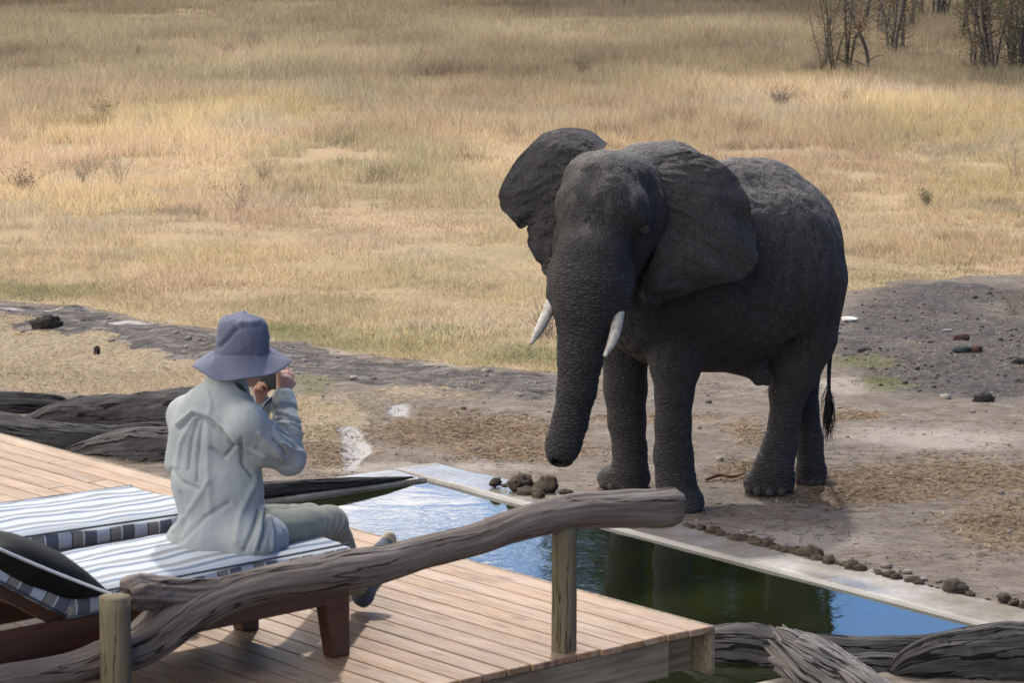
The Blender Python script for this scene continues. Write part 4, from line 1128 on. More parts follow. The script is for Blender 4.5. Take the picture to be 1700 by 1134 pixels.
    s.chain([elR, (elR * 0.45 + wrR * 0.55), wrR + (wrR - elR) * 0.0], [0.060, 0.052, 0.040], 0.025)
    s.chain([shL, elL], [0.076, 0.062], 0.05); s.chain([elL, wrL], [0.060, 0.040], 0.025)
    # loose side of the shirt and the hem spreading on the cushion
    s.cone(A(415, 905, 11.30), A(445, 895, 11.40), 0.105, 0.085, 0.05)
    s.cone(A(318, 905, 11.55), A(345, 912, 11.35), 0.105, 0.105, 0.05)
    s.cone(A(292, 770, 11.60), A(300, 735, 11.62), 0.045, 0.050, 0.05)
    V, Q = s.mesh(); V = smooth_verts(V, Q, 1); Nn = vnormals(V, Q); P = V.astype(float)
    rt = (P - chest) @ RT; fw = (P - chest) @ FW; z = P[:, 2]
    px, py = project(P[:, 0], P[:, 1], P[:, 2])
    back = sstep(0.1, 0.5, -(Nn @ FW))
    d = 0.004 * fbm(P, 7, 3, 71) - 0.006 * np.abs(fbm(P * np.array((1, 1, .6)), 13, 3, 72)) + 0.002 + 0.0015 * fbm(P, 45, 2, 73)
    def crease(pts, wid, amp, side=0.0, m=None):
        'a fold running along a line of picture points, wid in metres'
        best = np.full(len(P), 9.0); sgn = np.zeros(len(P))
        for (x0, y0), (x1, y1) in zip(pts[:-1], pts[1:]):
            ax_, ay_ = x1 - x0, y1 - y0; L2 = ax_ ** 2 + ay_ ** 2
            tt = np.clip(((px - x0) * ax_ + (py - y0) * ay_) / L2, 0, 1)
            dx, dy = px - x0 - tt * ax_, py - y0 - tt * ay_
            dd = np.hypot(dx, dy) / 425.0; cr = (ax_ * (py - y0) - ay_ * (px - x0)) / math.sqrt(L2) / 425.0
            u = dd < best; best = np.where(u, dd, best); sgn = np.where(u, cr, sgn)
        g = 1.15 * amp * np.exp(-(best / (wid * 0.62)) ** 2)
        if side: g = g + side * np.where(sgn > 0, 1, -1) * np.exp(-(best / (wid * 2.5)) ** 2) * (np.abs(sgn) >= 0)
        vis = sstep(-0.1, 0.15, Nn @ (np.array((0, 0, CAM_H)) - P.mean(0)) / 12.0)
        return g * (vis if m is None else m * vis)
    # cape vent across the shoulder blades with box pleats under it
    d += crease([(296, 712), (322, 690), (334, 694), (352, 702), (378, 728), (388, 742)], 0.010, -0.014)
    d += crease([(296, 704), (322, 682), (336, 686), (356, 694), (384, 718), (396, 732)], 0.014, 0.012)
    for line, a_, w_ in (([(330, 696), (318, 730), (312, 780)], -0.012, 0.009), ([(336, 700), (330, 750), (326, 800)], -0.010, 0.009), ([(323, 694), (300, 735), (296, 775)], 0.010, 0.014),
                         ([(345, 706), (345, 780), (350, 850)], 0.006, 0.02), ([(388, 742), (372, 760), (352, 745)], -0.011, 0.010), ([(400, 730), (404, 770), (420, 790)], -0.012, 0.012), ([(380, 715), (410, 745), (440, 760)], 0.008, 0.016),
                         ([(425, 800), (400, 850), (392, 900)], 0.008, 0.02), ([(430, 850), (420, 880), (405, 915)], -0.012, 0.012), ([(440, 850), (440, 885), (432, 912)], -0.012, 0.010), ([(436, 842), (432, 880), (422, 916)], 0.010, 0.012),
                         ([(448, 860), (452, 890), (450, 915)], 0.009, 0.010), ([(300, 900), (340, 860), (380, 835)], -0.008, 0.014), ([(290, 880), (320, 840), (345, 800)], 0.007, 0.018),
                         ([(300, 820), (310, 860), (290, 910)], -0.008, 0.014), ([(285, 780), (300, 800), (330, 812)], -0.009, 0.012), ([(345, 650), (350, 672), (348, 690)], 0.004, 0.012),
                         ([(425, 745), (455, 765), (478, 776)], -0.008, 0.010), ([(430, 720), (452, 742), (470, 762)], 0.008, 0.014), ([(455, 730), (468, 742), (476, 756)], -0.012, 0.008),
                         ([(462, 712), (478, 722), (500, 740)], -0.012, 0.008), ([(458, 702), (478, 706), (500, 722)], 0.010, 0.010), ([(460, 688), (475, 690), (495, 702)], -0.009, 0.008), ([(468, 735), (482, 745), (500, 752)], 0.010, 0.009)):
        d += crease(line, w_, a_)
    # stand collar and cuffs
    d += 0.007 * np.exp(-((np.linalg.norm(P - A(378, 636, 11.47), axis=1) - 0.070) / 0.02) ** 2) * (z > A(386, 650, 11.48)[2])
    cu = (P - wrR) @ ((wrR - elR) / np.linalg.norm(wrR - elR)); near = np.linalg.norm(P - wrR, axis=1) < 0.11
    d += np.where(near & (cu > -0.055), 0.006, 0.0)
    ar = np.linalg.norm(np.cross(P - elR, (wrR - elR) / np.linalg.norm(wrR - elR)), axis=1) < 0.10
    la = (P - elR) @ ((wrR - elR) / np.linalg.norm(wrR - elR))
    d += np.where(ar & (la > -0.02) & (la < 0.17), 0.0035 * np.sin(la * 150 + 2.5 * vnoise(P, 14, 9)), 0)
    V = V + Nn * d[:, None]
    V[:, 2] = np.maximum(V[:, 2], DECK_H + SEAT_Z + PAD_T - 0.012)
    sm_ = Mat('pale_blue_grey_shirt', 0.8, 0.2); wv = sm_.noise(sm_.coord('Object'), 180, 3); w2 = sm_.noise(sm_.coord('Object'), 6, 3)
    sm_.col(sm_.mix(w2, (0.222, 0.243, 0.248), (0.27, 0.292, 0.296))); wr_ = sm_.math('ABSOLUTE', sm_.math('SUBTRACT', sm_.noise(sm_.coord('Object', (1, 1, .6)), 22, 4, 0.5, 0.8), 0.5)); b1 = sm_.bump(sm_.math('MULTIPLY', sm_.ramp(wr_, [(0.0, 0.0), (0.2, 1.0)]), 1.0), 0.22, 0.005); sm_.bump(sm_.math('ADD', wv, sm_.math('MULTIPLY', w2, 2.0)), 0.25, 0.003, b1)
    link_mesh('shirt', np_mesh('shirt', V.astype(np.float32), Q), sm_.m, root)
    # ---------- shoes
    def shoe(heel, an, tip, lab):
        ax_ = tip - heel; L = np.linalg.norm(ax_); ax_ /= L
        upv = (an - heel) - ax_ * ((an - heel) @ ax_); upv /= np.linalg.norm(upv); sd = np.cross(ax_, upv)
        lo = np.minimum(heel, np.minimum(tip, an)) - 0.10; hi = np.maximum(heel, np.maximum(tip, an)) + 0.10
        s = SDF(lo, hi, 0.0065)
        f = lambda a, u, w_=0: heel + ax_ * a * L + upv * u + sd * w_
        s.chain([f(.12, .040), f(.45, .045), f(.75, .034), f(.93, .026)], [.040, .042, .040, .028], 0.03)
        s.cone(f(.14, .05), f(.22, .115), 0.042, 0.042, 0.03)
        V, Q = s.mesh()
        sc_m = simple('grey_canvas_shoe', (0.075, 0.085, 0.105), 0.8, 0.2, 80, 0.3)
        o = link_mesh('shoe', np_mesh('shoe', V, Q), sc_m, root)
        s = SDF(lo, hi, 0.0065)
        s.chain([f(.10, .010), f(.45, .009), f(.75, .009), f(.95, .014)], [.034, .032, .038, .030], 0.03, flat=upv, fs=0.42)
        s.cone(f(.92, .024), f(1.0, .028), 0.030, 0.024, 0.02)
        V, Q = s.mesh()
        link_mesh('sole', np_mesh('sole', V, Q), simple('tan_rubber_sole', (0.30, 0.25, 0.17), 0.7, 0.3, 60, 0.2), o)
    shoe(A(600, 1012, 12.20) * np.array((1, 1, 0)) + U * (DECK_H + 0.012), anR, A(648, 896, 12.36), 'r')
    shoe(anL + (0.03, 0.03, -0.06), anL + U * 0.02, anL + np.array((0.13, 0.20, 0.02)), 'l')
    # ---------- hat: crown and floppy brim as one felt shell
    hm = Mat('slate_blue_hat_cloth', 0.85, 0.2); nn = hm.noise(hm.coord('Object'), 40, 4)
    hm.col(hm.mix(nn, (0.082, 0.089, 0.130), (0.108, 0.116, 0.162))); hm.bump(nn, 0.15, 0.002)
    hx = A(402, 597, 11.52); tilt = np.array((0.03, -0.06, 1.0)); tilt /= np.linalg.norm(tilt)
    ex = RT - tilt * (RT @ tilt); ex /= np.linalg.norm(ex); ey = np.cross(tilt, ex)
    prof = [(0.001, .174), (.040, .174), (.070, .169), (.090, .153), (.100, .122), (.104, .080), (.105, .042), (.110, .030), (.122, .022), (.145, .010), (.168, -.001), (.184, -.009), (.187, -.012)]
    prof = catmull([(a, b, 0) for a, b in prof], 70)[:, :2]
    na = 120; th = np.arange(na) / na * 2 * math.pi
    R_, TH_ = np.meshgrid(prof[:, 0], th, indexing='ij'); Z_ = np.repeat(prof[:, 1][:, None], na, 1)
    br = sstep(.108, .188, R_)
    NP = np.stack([np.cos(TH_), np.sin(TH_), Z_ * 6], -1)
    Z_ = Z_ + br * (0.024 * np.sin(TH_) + 0.006 * np.sin(TH_ * 3 + 2.0) + 0.006 * np.sin(TH_ * 5)) + (1 - br) * sstep(0.0, 0.06, R_) * 0.012 * fbm(NP, 2.2, 3, 5)
    R2 = R_ * (1 + (1 - br) * 0.07 * fbm(NP, 1.6, 3, 6) + br * 0.03 * np.sin(TH_ * 2 + 1))
    # diagonal dent and seam on the crown
    Vh = hx + (R2 * np.cos(TH_))[..., None] * ex + (R2 * np.sin(TH_))[..., None] * ey * 1.02 + (Z_)[..., None] * tilt
    hpx, hpy = project(Vh[..., 0], Vh[..., 1], Vh[..., 2])
    def dl(x0, y0, x1, y1):
        L2 = (x1 - x0) ** 2 + (y1 - y0) ** 2; tt = np.clip(((hpx - x0) * (x1 - x0) + (hpy - y0) * (y1 - y0)) / L2, 0, 1)
        return np.hypot(hpx - x0 - tt * (x1 - x0), hpy - y0 - tt * (y1 - y0)) / 425
    nrm = Vh - (hx + tilt * 0.08); nrm /= np.linalg.norm(nrm, axis=-1, keepdims=True)
    fr = (Vh @ FW) < (hx @ FW) + 0.05
    dent = 0.007 * fbm(np.stack([Vh[..., 0], Vh[..., 1], Vh[..., 2]], -1), 22, 3, 8) - 0.014 * np.exp(-(dl(364, 576, 392, 545) / 0.010) ** 2) + 0.006 * np.exp(-(dl(366, 566, 400, 534) / 0.012) ** 2) - 0.008 * np.exp(-(dl(392, 545, 430, 540) / 0.012) ** 2) - 0.004 * np.exp(-(dl(362, 590, 444, 590) / 0.006) ** 2)
    Vh = Vh + nrm * (dent * fr * (1 - br))[..., None]
    n0 = Vh.reshape(-1, 3); k = len(prof)
    i, j = np.meshgrid(np.arange(k - 1), np.arange(na), indexing='ij'); i = i.ravel(); j = j.ravel(); j2 = (j + 1) % na
    Q1 = np.stack([i * na + j, (i + 1) * na + j, (i + 1) * na + j2, i * na + j2], 1)
    inner = n0 - (nrm.reshape(-1, 3) * 0 + tilt) * 0.004
    Q2 = Q1[:, ::-1] + len(n0); e = (k - 1) * na + np.arange(na); e2 = (k - 1) * na + (np.arange(na) + 1) % na
    Q3 = np.stack([e, e + len(n0), e2 + len(n0), e2], 1)
    hat = link_mesh('hat', np_mesh('hat', np.vstack([n0, inner]), np.vstack([Q1, Q2, Q3])), hm.m, root)
    # ---------- the camera in the hands, and its strap
    bl = simple('black_camera_body', (0.012, 0.012, 0.013), 0.4, 0.4, 60, 0.2)
    ca = tag(empty('camera', tuple(camc), math.atan2(FW[1], FW[0]) - math.pi / 2), 'small black camera with a neck strap held up to the face in both hands', 'camera')
    me = box_mesh('camera_body', 0.125, 0.045, 0.078, 0.010, seg=3); me.materials.append(bl); new_obj('camera_body', me, ca)
    V, Q, T, U_ = loft([(0, 0.02, -0.002), (0, 0.06, -0.002), (0, 0.062, -0.002), (0, 0.105, -0.002)], [.033, .033, .036, .036], 24, 28)
    me = np_mesh('lens', V, Q, T, U_); me.materials.append(bl); new_obj('lens', me, ca)
    me = box_mesh('viewfinder', 0.045, 0.040, 0.022, 0.006, seg=2); me.materials.append(bl); new_obj('viewfinder', me, ca, (0, -0.002, 0.048))
    def strap(name, pts, r=0.006):
        V, Q, T, U_ = loft([A(*p) for p in pts], [r] * len(pts), 36, 8, flat=(1.3, 0.5))
        return link_mesh(name, np_mesh(name, V, Q, T, U_), bl, ca)
    strap('strap', [(458, 650, 11.74), (450, 662, 11.66), (440, 672, 11.58), (434, 682, 11.5)], 0.007)
    strap('strap', [(418, 640, 11.80), (421, 656, 11.74), (424, 668, 11.66), (420, 690, 11.5)], 0.006)
    strap('strap', [(372, 636, 11.42), (395, 640, 11.40), (407, 652, 11.42), (412, 668, 11.48)], 0.007)
build_person()

# ================================================================== FALLEN LOGS
def ground_Y(px, py): return G(px, py)[1]
def put_log(label, pts, mat, seed, rough=0.14, crack=0.10, extra=(), nl=200, na=72, rag=0.03):
    P = [W(a, b, Y) for a, b, Y, r in pts]; R = [r for *_, r in pts]
    ex = [([W(a, b, Y) for a, b, Y, r in e], [r for *_, r in e]) for e in extra]
    base = np.mean(P, axis=0)
    parts = [loft(P, R, nl, na, log_bump(seed, rough * 1.3, crack), ragged=rag)]
    for k, (p2, r2) in enumerate(ex): parts.append(loft(p2, r2, 36, 28, log_bump(seed + 31 + k, rough * 1.4, crack)))
    V, Q, T, U = merge(parts)
    me = np_mesh('fallen_log', V - np.array((base[0], base[1], 0)), Q, T, U)
    o = link_mesh('fallen_log', me, mat); o.location = (base[0], base[1], 0)
    tag(o, label, 'log', 'dead logs lying by the pool and deck'); return o
put_log('short black log lying on top at the far left, its blunt end pointing right',
        [(-90, 673, 28.9, .13), (-20, 673, 28.9, .13), (50, 673, 28.9, .125), (95, 673, 28.9, .105), (112, 677, 28.9, .06), (126, 684, 28.85, .025)], M['log_dark'], 3, 0.10, 0.06)
put_log('thickest dark log behind the deck on the left, with a hollow knot near the shirt',
        [(0, 728, 28.6, .12), (60, 712, 28.5, .17), (110, 704, 28.4, .24), (180, 701, 28.2, .25), (250, 696, 28.0, .26), (320, 688, 27.8, .26), (400, 680, 27.6, .2)], M['log_dark'], 8, 0.10, 0.06,
        extra=[[(262, 690, 27.95, .10), (258, 693, 27.85, .09), (255, 697, 27.74, .07)]])
put_log('dark log slanting down to the deck edge at the far left',
        [(-90, 702, 27.9, .16), (-10, 712, 27.7, .16), (50, 722, 27.5, .155), (95, 740, 27.3, .13), (128, 757, 27.1, .08), (140, 766, 27.0, .04)], M['log_dark'], 15, 0.10, 0.06)
put_log('dark cracked log lowest of the pile on the left, reaching towards the person',
        [(85, 768, 26.9, .05), (130, 758, 26.8, .12), (175, 753, 26.7, .185), (225, 752, 26.6, .225), (290, 752, 26.5, .23), (350, 752, 26.4, .19)], M['log_mid'], 22, 0.10, 0.07)
put_log('long thin tapering log along the far left edge of the pool, behind the person',
        [(a, b, ground_Y(a, b + r * 195), r) for a, b, r in ((330, 828, .075), (420, 816, .072), (500, 808, .060), (580, 802, .044), (640, 797, .028), (684, 793, .010))], M['log_dark'], 29, 0.12, 0.06)
put_log('dark log with a knot hole just right of the deck corner',
        [(1110, 1098, 19.6, .10), (1165, 1088, 19.6, .17), (1215, 1084, 19.55, .185), (1270, 1090, 19.5, .19), (1330, 1100, 19.45, .17)], M['log_mid'], 36, 0.10, 0.07)
put_log('pale splintered trunk pointing up-left among the dark logs at the lower right',
        [(1296, 1068, 18.98, .10), (1312, 1082, 18.97, .15), (1340, 1103, 18.95, .19), (1385, 1133, 18.9, .205), (1430, 1165, 18.8, .21), (1500, 1215, 18.7, .20)], M['log_pale'], 43, 0.12, 0.05, rag=0.09,
        extra=[[(1330, 1075, 18.95, .08), (1308, 1056, 18.95, .05), (1288, 1043, 18.95, .010)], [(1315, 1100, 18.9, .09), (1292, 1098, 18.9, .045), (1275, 1095, 18.9, .01)], [(1352, 1078, 18.95, .06), (1332, 1058, 18.95, .035), (1318, 1046, 18.95, .008)],
               [(1330, 1120, 18.9, .11), (1305, 1114, 18.9, .06), (1284, 1112, 18.9, .01)]])
put_log('long dark log lying along the near right end of the pool',
        [(1300, 1078, 19.6, .10), (1370, 1088, 19.55, .14), (1440, 1096, 19.55, .16), (1510, 1091, 19.6, .15), (1580, 1078, 19.7, .12), (1640, 1064, 19.8, .08)], M['log_dark'], 50, 0.09, 0.06)
put_log('big dark weathered log running out of the picture at the lower right corner',
        [(1482, 1124, 19.1, .06), (1512, 1113, 19.1, .15), (1560, 1107, 19.1, .215), (1630, 1102, 19.1, .25), (1710, 1100, 19.1, .27), (1800, 1100, 19.1, .26)], M['log_dark'], 57, 0.10, 0.07)
put_log('dark half buried log between the pile and the deck edge at the far left',
        [(-90, 722, 27.2, .18), (20, 728, 27.1, .18), (100, 738, 27.0, .20), (180, 742, 27.1, .20), (260, 735, 27.2, .18), (340, 730, 27.2, .14)], M['log_dark'], 71, 0.10, 0.07)
put_log('dark log filling the gap below the others at the bottom right',
        [(1350, 1125, 19.3, .12), (1430, 1125, 19.3, .17), (1540, 1135, 19.2, .17), (1640, 1160, 19.0, .15), (1740, 1160, 19.0, .12)], M['log_dark'], 64, 0.10, 0.07)

# ================================================================== DUNG BALLS, STONES, SMALL FINDS
def lumpy(name, r, seed, mat, sq=(1, 1, 0.85), rough=0.28, nu=22, nv=14):
    th = np.arange(nu) / nu * 2 * np.pi; ph = np.linspace(0.001, np.pi - 0.001, nv)
    T_, F_ = np.meshgrid(th, ph, indexing='ij')
    D = np.stack([np.cos(T_) * np.sin(F_), np.sin(T_) * np.sin(F_), np.cos(F_)], -1)
    rr = r * (1 + rough * fbm(D, 1.6, 2, seed) + rough * 0.8 * fbm(D, 5.0, 2, seed + 5))
    V = (D * rr[..., None] * np.array(sq)).reshape(-1, 3)
    i, j = np.meshgrid(np.arange(nu), np.arange(nv - 1), indexing='ij'); i = i.ravel(); j = j.ravel(); i2 = (i + 1) % nu
    Q = np.stack([i * nv + j, i * nv + j + 1, i2 * nv + j + 1, i2 * nv + j], 1)
    me = np_mesh(name, V, Q); me.materials.append(mat); me.polygons.foreach_set('use_smooth', np.ones(len(me.polygons), bool)); return me
def dung_mat():
    m = Mat('fibrous_dung', 0.95, 0.1); v = m.coord('Object', (1, 1, 1)); a = m.noise(v, 14, 6, 0.7, 1.0); b = m.noise(m.coord('Object', (1, 1, 4)), 40, 4, 0.7)
    m.col(m.ramp(a, [(0.3, (0.05, 0.038, 0.028)), (0.5, (0.13, 0.102, 0.078)), (0.7, (0.24, 0.20, 0.155))])); m.bump(m.math('ADD', a, b), 0.9, 0.02); return m.m
DM = dung_mat()
balls = [lumpy('dung_ball', 1.0, 100 + k, DM, (1.0 + .12 * (k % 3), 1, 0.75 + .07 * (k % 2)), 0.42) for k in range(6)]
Rn = random.Random(11)
def ball(px, py, r, label, group, dz=0.0):
    g = G(px, py); z = float(height(np.array([g[0]]), np.array([g[1]]))[0]); z = 0.03 if z < -0.02 else z
    o = bpy.data.objects.new('dung_ball', Rn.choice(balls)); C.objects.link(o)
    o.scale = (r * Rn.uniform(.9, 1.15), r * Rn.uniform(.9, 1.1), r * Rn.uniform(.85, 1.1)); o.location = (g[0], g[1], z + r * Rn.uniform(0.35, 0.65) + dz); o.rotation_euler = (Rn.uniform(-.4, .4), Rn.uniform(-.4, .4), Rn.uniform(0, 6.28))
    tag(o, label, 'dung', group)
cl = [('small dark dung ball at the left end of the clump by the bright pool edge', 822, 811, .040), ('tiny dung crumb just right of the leftmost ball of the clump', 837, 814, .018),
      ('low dung ball at the front left of the clump beside the trunk tip', 853, 818, .055), ('tallest dung ball in the middle of the clump beside the trunk tip', 866, 812, .085),
      ('dark dung ball at the front middle of the clump, against the pool edge', 874, 822, .065), ('small dung ball in the notch between the two tall ones of the clump', 886, 812, .045),
      ('biggest dung ball at the right end of the clump beside the trunk tip', 905, 818, .080), ('pale dung ball at the front right of the clump', 893, 827, .050), ('flat dung lump partly hidden by the railing log, right of the clump', 938, 821, .045)]
for lab, a, b, r in cl: ball(a, b, r * 1.22, lab, 'dung balls by the pool', 0.03 if r > .07 else 0.0)
row = [(1141, 874, .035), (1150, 877, .032), (1163, 879, .05), (1176, 883, .035), (1184, 885, .05), (1196, 889, .045), (1205, 890, .04), (1216, 895, .045), (1228, 897, .06), (1238, 893, .04),
       (1247, 899, .045), (1254, 903, .055), (1263, 906, .05), (1276, 908, .055), (1286, 911, .045), (1296, 914, .045), (1308, 916, .055), (1322, 918, .055), (1336, 922, .06), (1350, 924, .08), (1357, 929, .05), (1378, 934, .055), (1388, 936, .035),
       (1402, 939, .04), (1414, 943, .06), (1428, 946, .05), (1460, 953, .035), (1478, 957, .055), (1488, 960, .04), (1515, 965, .045), (1526, 969, .035), (1545, 973, .02), (1556, 975, .018), (1587, 981, .07), (1592, 974, .04), (1610, 988, .035), (1640, 994, .02), (1668, 998, .055), (1682, 1003, .04), (1698, 1006, .03)]
ORD = 'first second third fourth fifth sixth seventh eighth ninth tenth eleventh twelfth thirteenth fourteenth fifteenth sixteenth seventeenth eighteenth nineteenth twentieth'.split()
for n_, (a, b, r) in enumerate(row):
    sz = 'crumb sized' if r < .03 else 'small' if r < .045 else 'middling' if r < .06 else 'large'
    lab = '%s brown dung ball, %s from the %s in the row along the pool edge' % (sz, ORD[n_] if n_ < 20 else ORD[len(row) - 1 - n_], 'left' if n_ < 20 else 'right')
    ball(a, b + 2, r, lab, 'row of dung balls along the pool edge')
def place_lump(name, px, py, r, sq, mat, label, cat, seed, rough=0.3, group=None, dz=0.5, rot=0.0):
    g = G(px, py); z = float(height(np.array([g[0]]), np.array([g[1]]))[0])
    o = link_mesh(name, lumpy(name, r, seed, mat, sq, rough, 30, 20), None); o.location = (g[0], g[1], z + r * sq[2] * dz); o.rotation_euler = (0, 0, rot)
    return tag(o, label, cat, group)
SM = simple('dark_lump_of_earth', (0.035, 0.030, 0.028), 0.95, 0.1, 12, 0.8, 0.3, 0.03)
place_lump('dung_heap', 77, 543, .13, (1.25, 0.9, 0.62), SM, 'dark crumbly dung heap in the pale grass at the left, below the wet track', 'dung', 5, 0.45)
place_lump('earth_clod', 161, 585, .05, (0.7, 0.8, 1.1), SM, 'small upright dark clod in the left grass, right of the dung heap', 'clod', 6, 0.35)
BW = simple('sun_bleached_bone', (0.66, 0.64, 0.58), 0.6, 0.3, 20, 0.3)
place_lump('bone', 1410, 534, .095, (1.0, 0.42, 0.30), BW, 'white bleached bone on the dark churned soil behind the elephant', 'bone', 12, 0.35, rot=-0.2)
place_lump('bone', 1572, 548, .06, (1.3, 0.3, 0.22), simple('grey_bone', (0.34, 0.32, 0.30), 0.7, 0.2, 20, 0.3), 'thin greyish bone splinter on the dark churned soil, right of the white bone', 'bone', 13, 0.3, rot=0.5)
for k, (a, b, r, c, lab) in enumerate(((1596, 581, .075, (0.035, 0.045, 0.045), 'greenish black stone in the dark soil at the right'), (1620, 580, .065, (0.085, 0.045, 0.04), 'reddish stone beside the greenish black one in the dark soil'),
                               (1692, 609, .07, (0.02, 0.018, 0.018), 'flat black stone in the dark soil near the right edge of the picture'), (1632, 664, .09, (0.022, 0.020, 0.02), 'black clod at the lower rim of the dark soil patch'),
                               (1596, 561, .08, (0.06, 0.035, 0.03), 'rust brown clod above the greenish stone in the dark soil'), (1436, 580, .07, (0.03, 0.028, 0.028), 'dark clod in the grey soil just right of the elephant'))):
    place_lump('stone', a, b + 3, r, (1.2, 0.8, 0.6), simple('stone_%d' % k, c, 0.85, 0.2, 14, 0.6), lab, 'stone', 30 + k, 0.3, 'stones in the dark soil')
def stick(label, pts, r, mat, seed):
    P = [G(a, b, z) for a, b, z in pts]; V, Q, T, U = loft(P, r, 40, 8, log_bump(seed, 0.2, 0.1)); b0 = P[0]
    o = link_mesh('stick', np_mesh('stick', V, Q, T, U), mat); tag(o, label, 'stick')
SB = simple('dry_reddish_stick', (0.12, 0.065, 0.04), 0.85, 0.2, 20, 0.4)
stick('reddish dry stick on the ground beside the near hind foot of the elephant', [(1172, 797, .03), (1195, 789, .05), (1215, 792, .04), (1238, 786, .03)], [.012, .016, .014, .006], SB, 3)

# ================================================================== TREES AND SHRUBS
def bark(): 
    m = Mat('grey_brown_bark', 0.9, 0.15); a = m.noise(m.coord('UV', (14, 2.5, 1)), 4, 6, 0.65)
    m.col(m.ramp(a, [(0.3, (0.035, 0.030, 0.028)), (0.7, (0.13, 0.115, 0.105))])); m.bump(a, 0.8, 0.02); return m.m
BARK = bark()
def leaf_mat(name):
    m = Mat(name, 0.7, 0.2); c = m.attr('tone', 'Color'); m.col(c)
    tr = m.n('BsdfTranslucent'); m.l(c, tr.inputs[0]); mx_ = m.n('MixShader'); mx_.inputs[0].default_value = 0.42
    m.l(m.b.outputs[0], mx_.inputs[1]); m.l(tr.outputs[0], mx_.inputs[2]); m.l(mx_.outputs[0], m.out.inputs[0]); return m.m
LEAF = leaf_mat('leaf_cloth')
def cards(P, size, R, tones, aspect=0.6):
    n = len(P); a = R.normal(size=(n, 3)); a /= np.linalg.norm(a, axis=1, keepdims=True); b = R.normal(size=(n, 3)); b -= a * (a * b).sum(1, keepdims=True); b /= np.linalg.norm(b, axis=1, keepdims=True)
    s = (size * R.uniform(.6, 1.3, n))[:, None]
    V = np.stack([P - a * s, P + b * s * aspect, P + a * s, P - b * s * aspect], 1).reshape(-1, 3)
    Q = np.arange(n * 4).reshape(-1, 4); return V, Q, np.repeat(tones, 4, 0)
def tree_mesh(seed, H=5.0, stems=3, green=0.3, leaves=1500, low=0.4):
    R = np.random.RandomState(seed); parts = []; lp = []
    for s in range(stems):
        a = R.uniform(0, 6.28); sp = R.uniform(.08, .35)
        p = np.array((math.cos(a) * .12, math.sin(a) * .12, -0.1)); pts = [p.copy()]; d = np.array((math.cos(a) * sp * .35, math.sin(a) * sp * .35, 1.0))
        for k in range(7):
            d = d + np.array((R.normal(0, .12), R.normal(0, .12), 0)); p = p + d / np.linalg.norm(d) * H / 7.2; pts.append(p.copy())
        r0 = R.uniform(.035, .065); rs = np.linspace(r0, r0 * .25, 8)
        parts.append(loft(pts, rs, 18, 8, log_bump(seed + s, 0.2, 0.1)))
        for k in range(1, 8):
            for q in range(4 if k > 2 else 3):
                b0 = pts[k] + (pts[k - 1] - pts[k]) * R.uniform(0, 1); an = R.uniform(0, 6.28); L = R.uniform(.35, .9) * (0.55 + 0.14 * k)
                e = b0 + np.array((math.cos(an) * L, math.sin(an) * L, R.uniform(.2, .9) * L)); mid = (b0 + e) / 2 + R.normal(0, .06, 3)
                parts.append(loft([b0, mid, e], [rs[k] * .42, rs[k] * .28, .006], 6, 5, cap=False))
                for t in np.linspace(.3, 1, 7): lp.append((b0 * (1 - t) + e * t) + R.normal(0, .05, 3))
    V, Q, T, U = merge(parts); tr = np_mesh('trunk', V, Q, T, U); tr.materials.append(BARK); tr.polygons.foreach_set('use_smooth', np.ones(len(tr.polygons), bool))
    lp = np.array(lp); lp = lp[lp[:, 2] > low]
    P = lp[R.randint(0, len(lp), leaves)] + R.normal(0, .15, (leaves, 3))
    br = np.array([(.23, .145, .10), (.31, .21, .135), (.16, .105, .075), (.12, .13, .055), (.075, .095, .038)]); w_ = np.array([.3, .22, .2, green * .5, green * .5]); w_ /= w_.sum()
    clump = vnoise(P, 1.6, seed)[:, None]; tn = br[R.choice(5, leaves, p=w_)] * R.uniform(.7, 1.25, (leaves, 1)) * (1 + .25 * clump)
    V, Q, tn = cards(P, np.full(leaves, .036), R, tn, .62)
    cr = np_mesh('crown', V, Q, attrs=dict(tone=tn)); cr.materials.append(LEAF)
    return tr, cr
protos = [tree_mesh(201, 5.2, 4, .3, 2200, .15), tree_mesh(202, 4.6, 3, .9, 2000, .3), tree_mesh(203, 5.6, 4, .5, 2200, .15), tree_mesh(204, 4.4, 1, .25, 1500, .9), tree_mesh(205, 6.0, 5, .7, 2800, .1)]
def tree(px, py, k, s, label, group='dry trees beyond the grassland', name='mopane_tree'):
    g = G(px, py); z = float(height(np.array([g[0]]), np.array([g[1]]))[0]) if py > -150 else 0
    r = empty(name, (g[0], g[1], z), Rn.uniform(0, 6.28)); r.scale = (s, s, s * Rn.uniform(.95, 1.1)); tag(r, label, 'tree', group)
    for nm, me in zip(('trunk', 'crown'), protos[k]):
        o = bpy.data.objects.new(nm, me); C.objects.link(o); o.parent = r
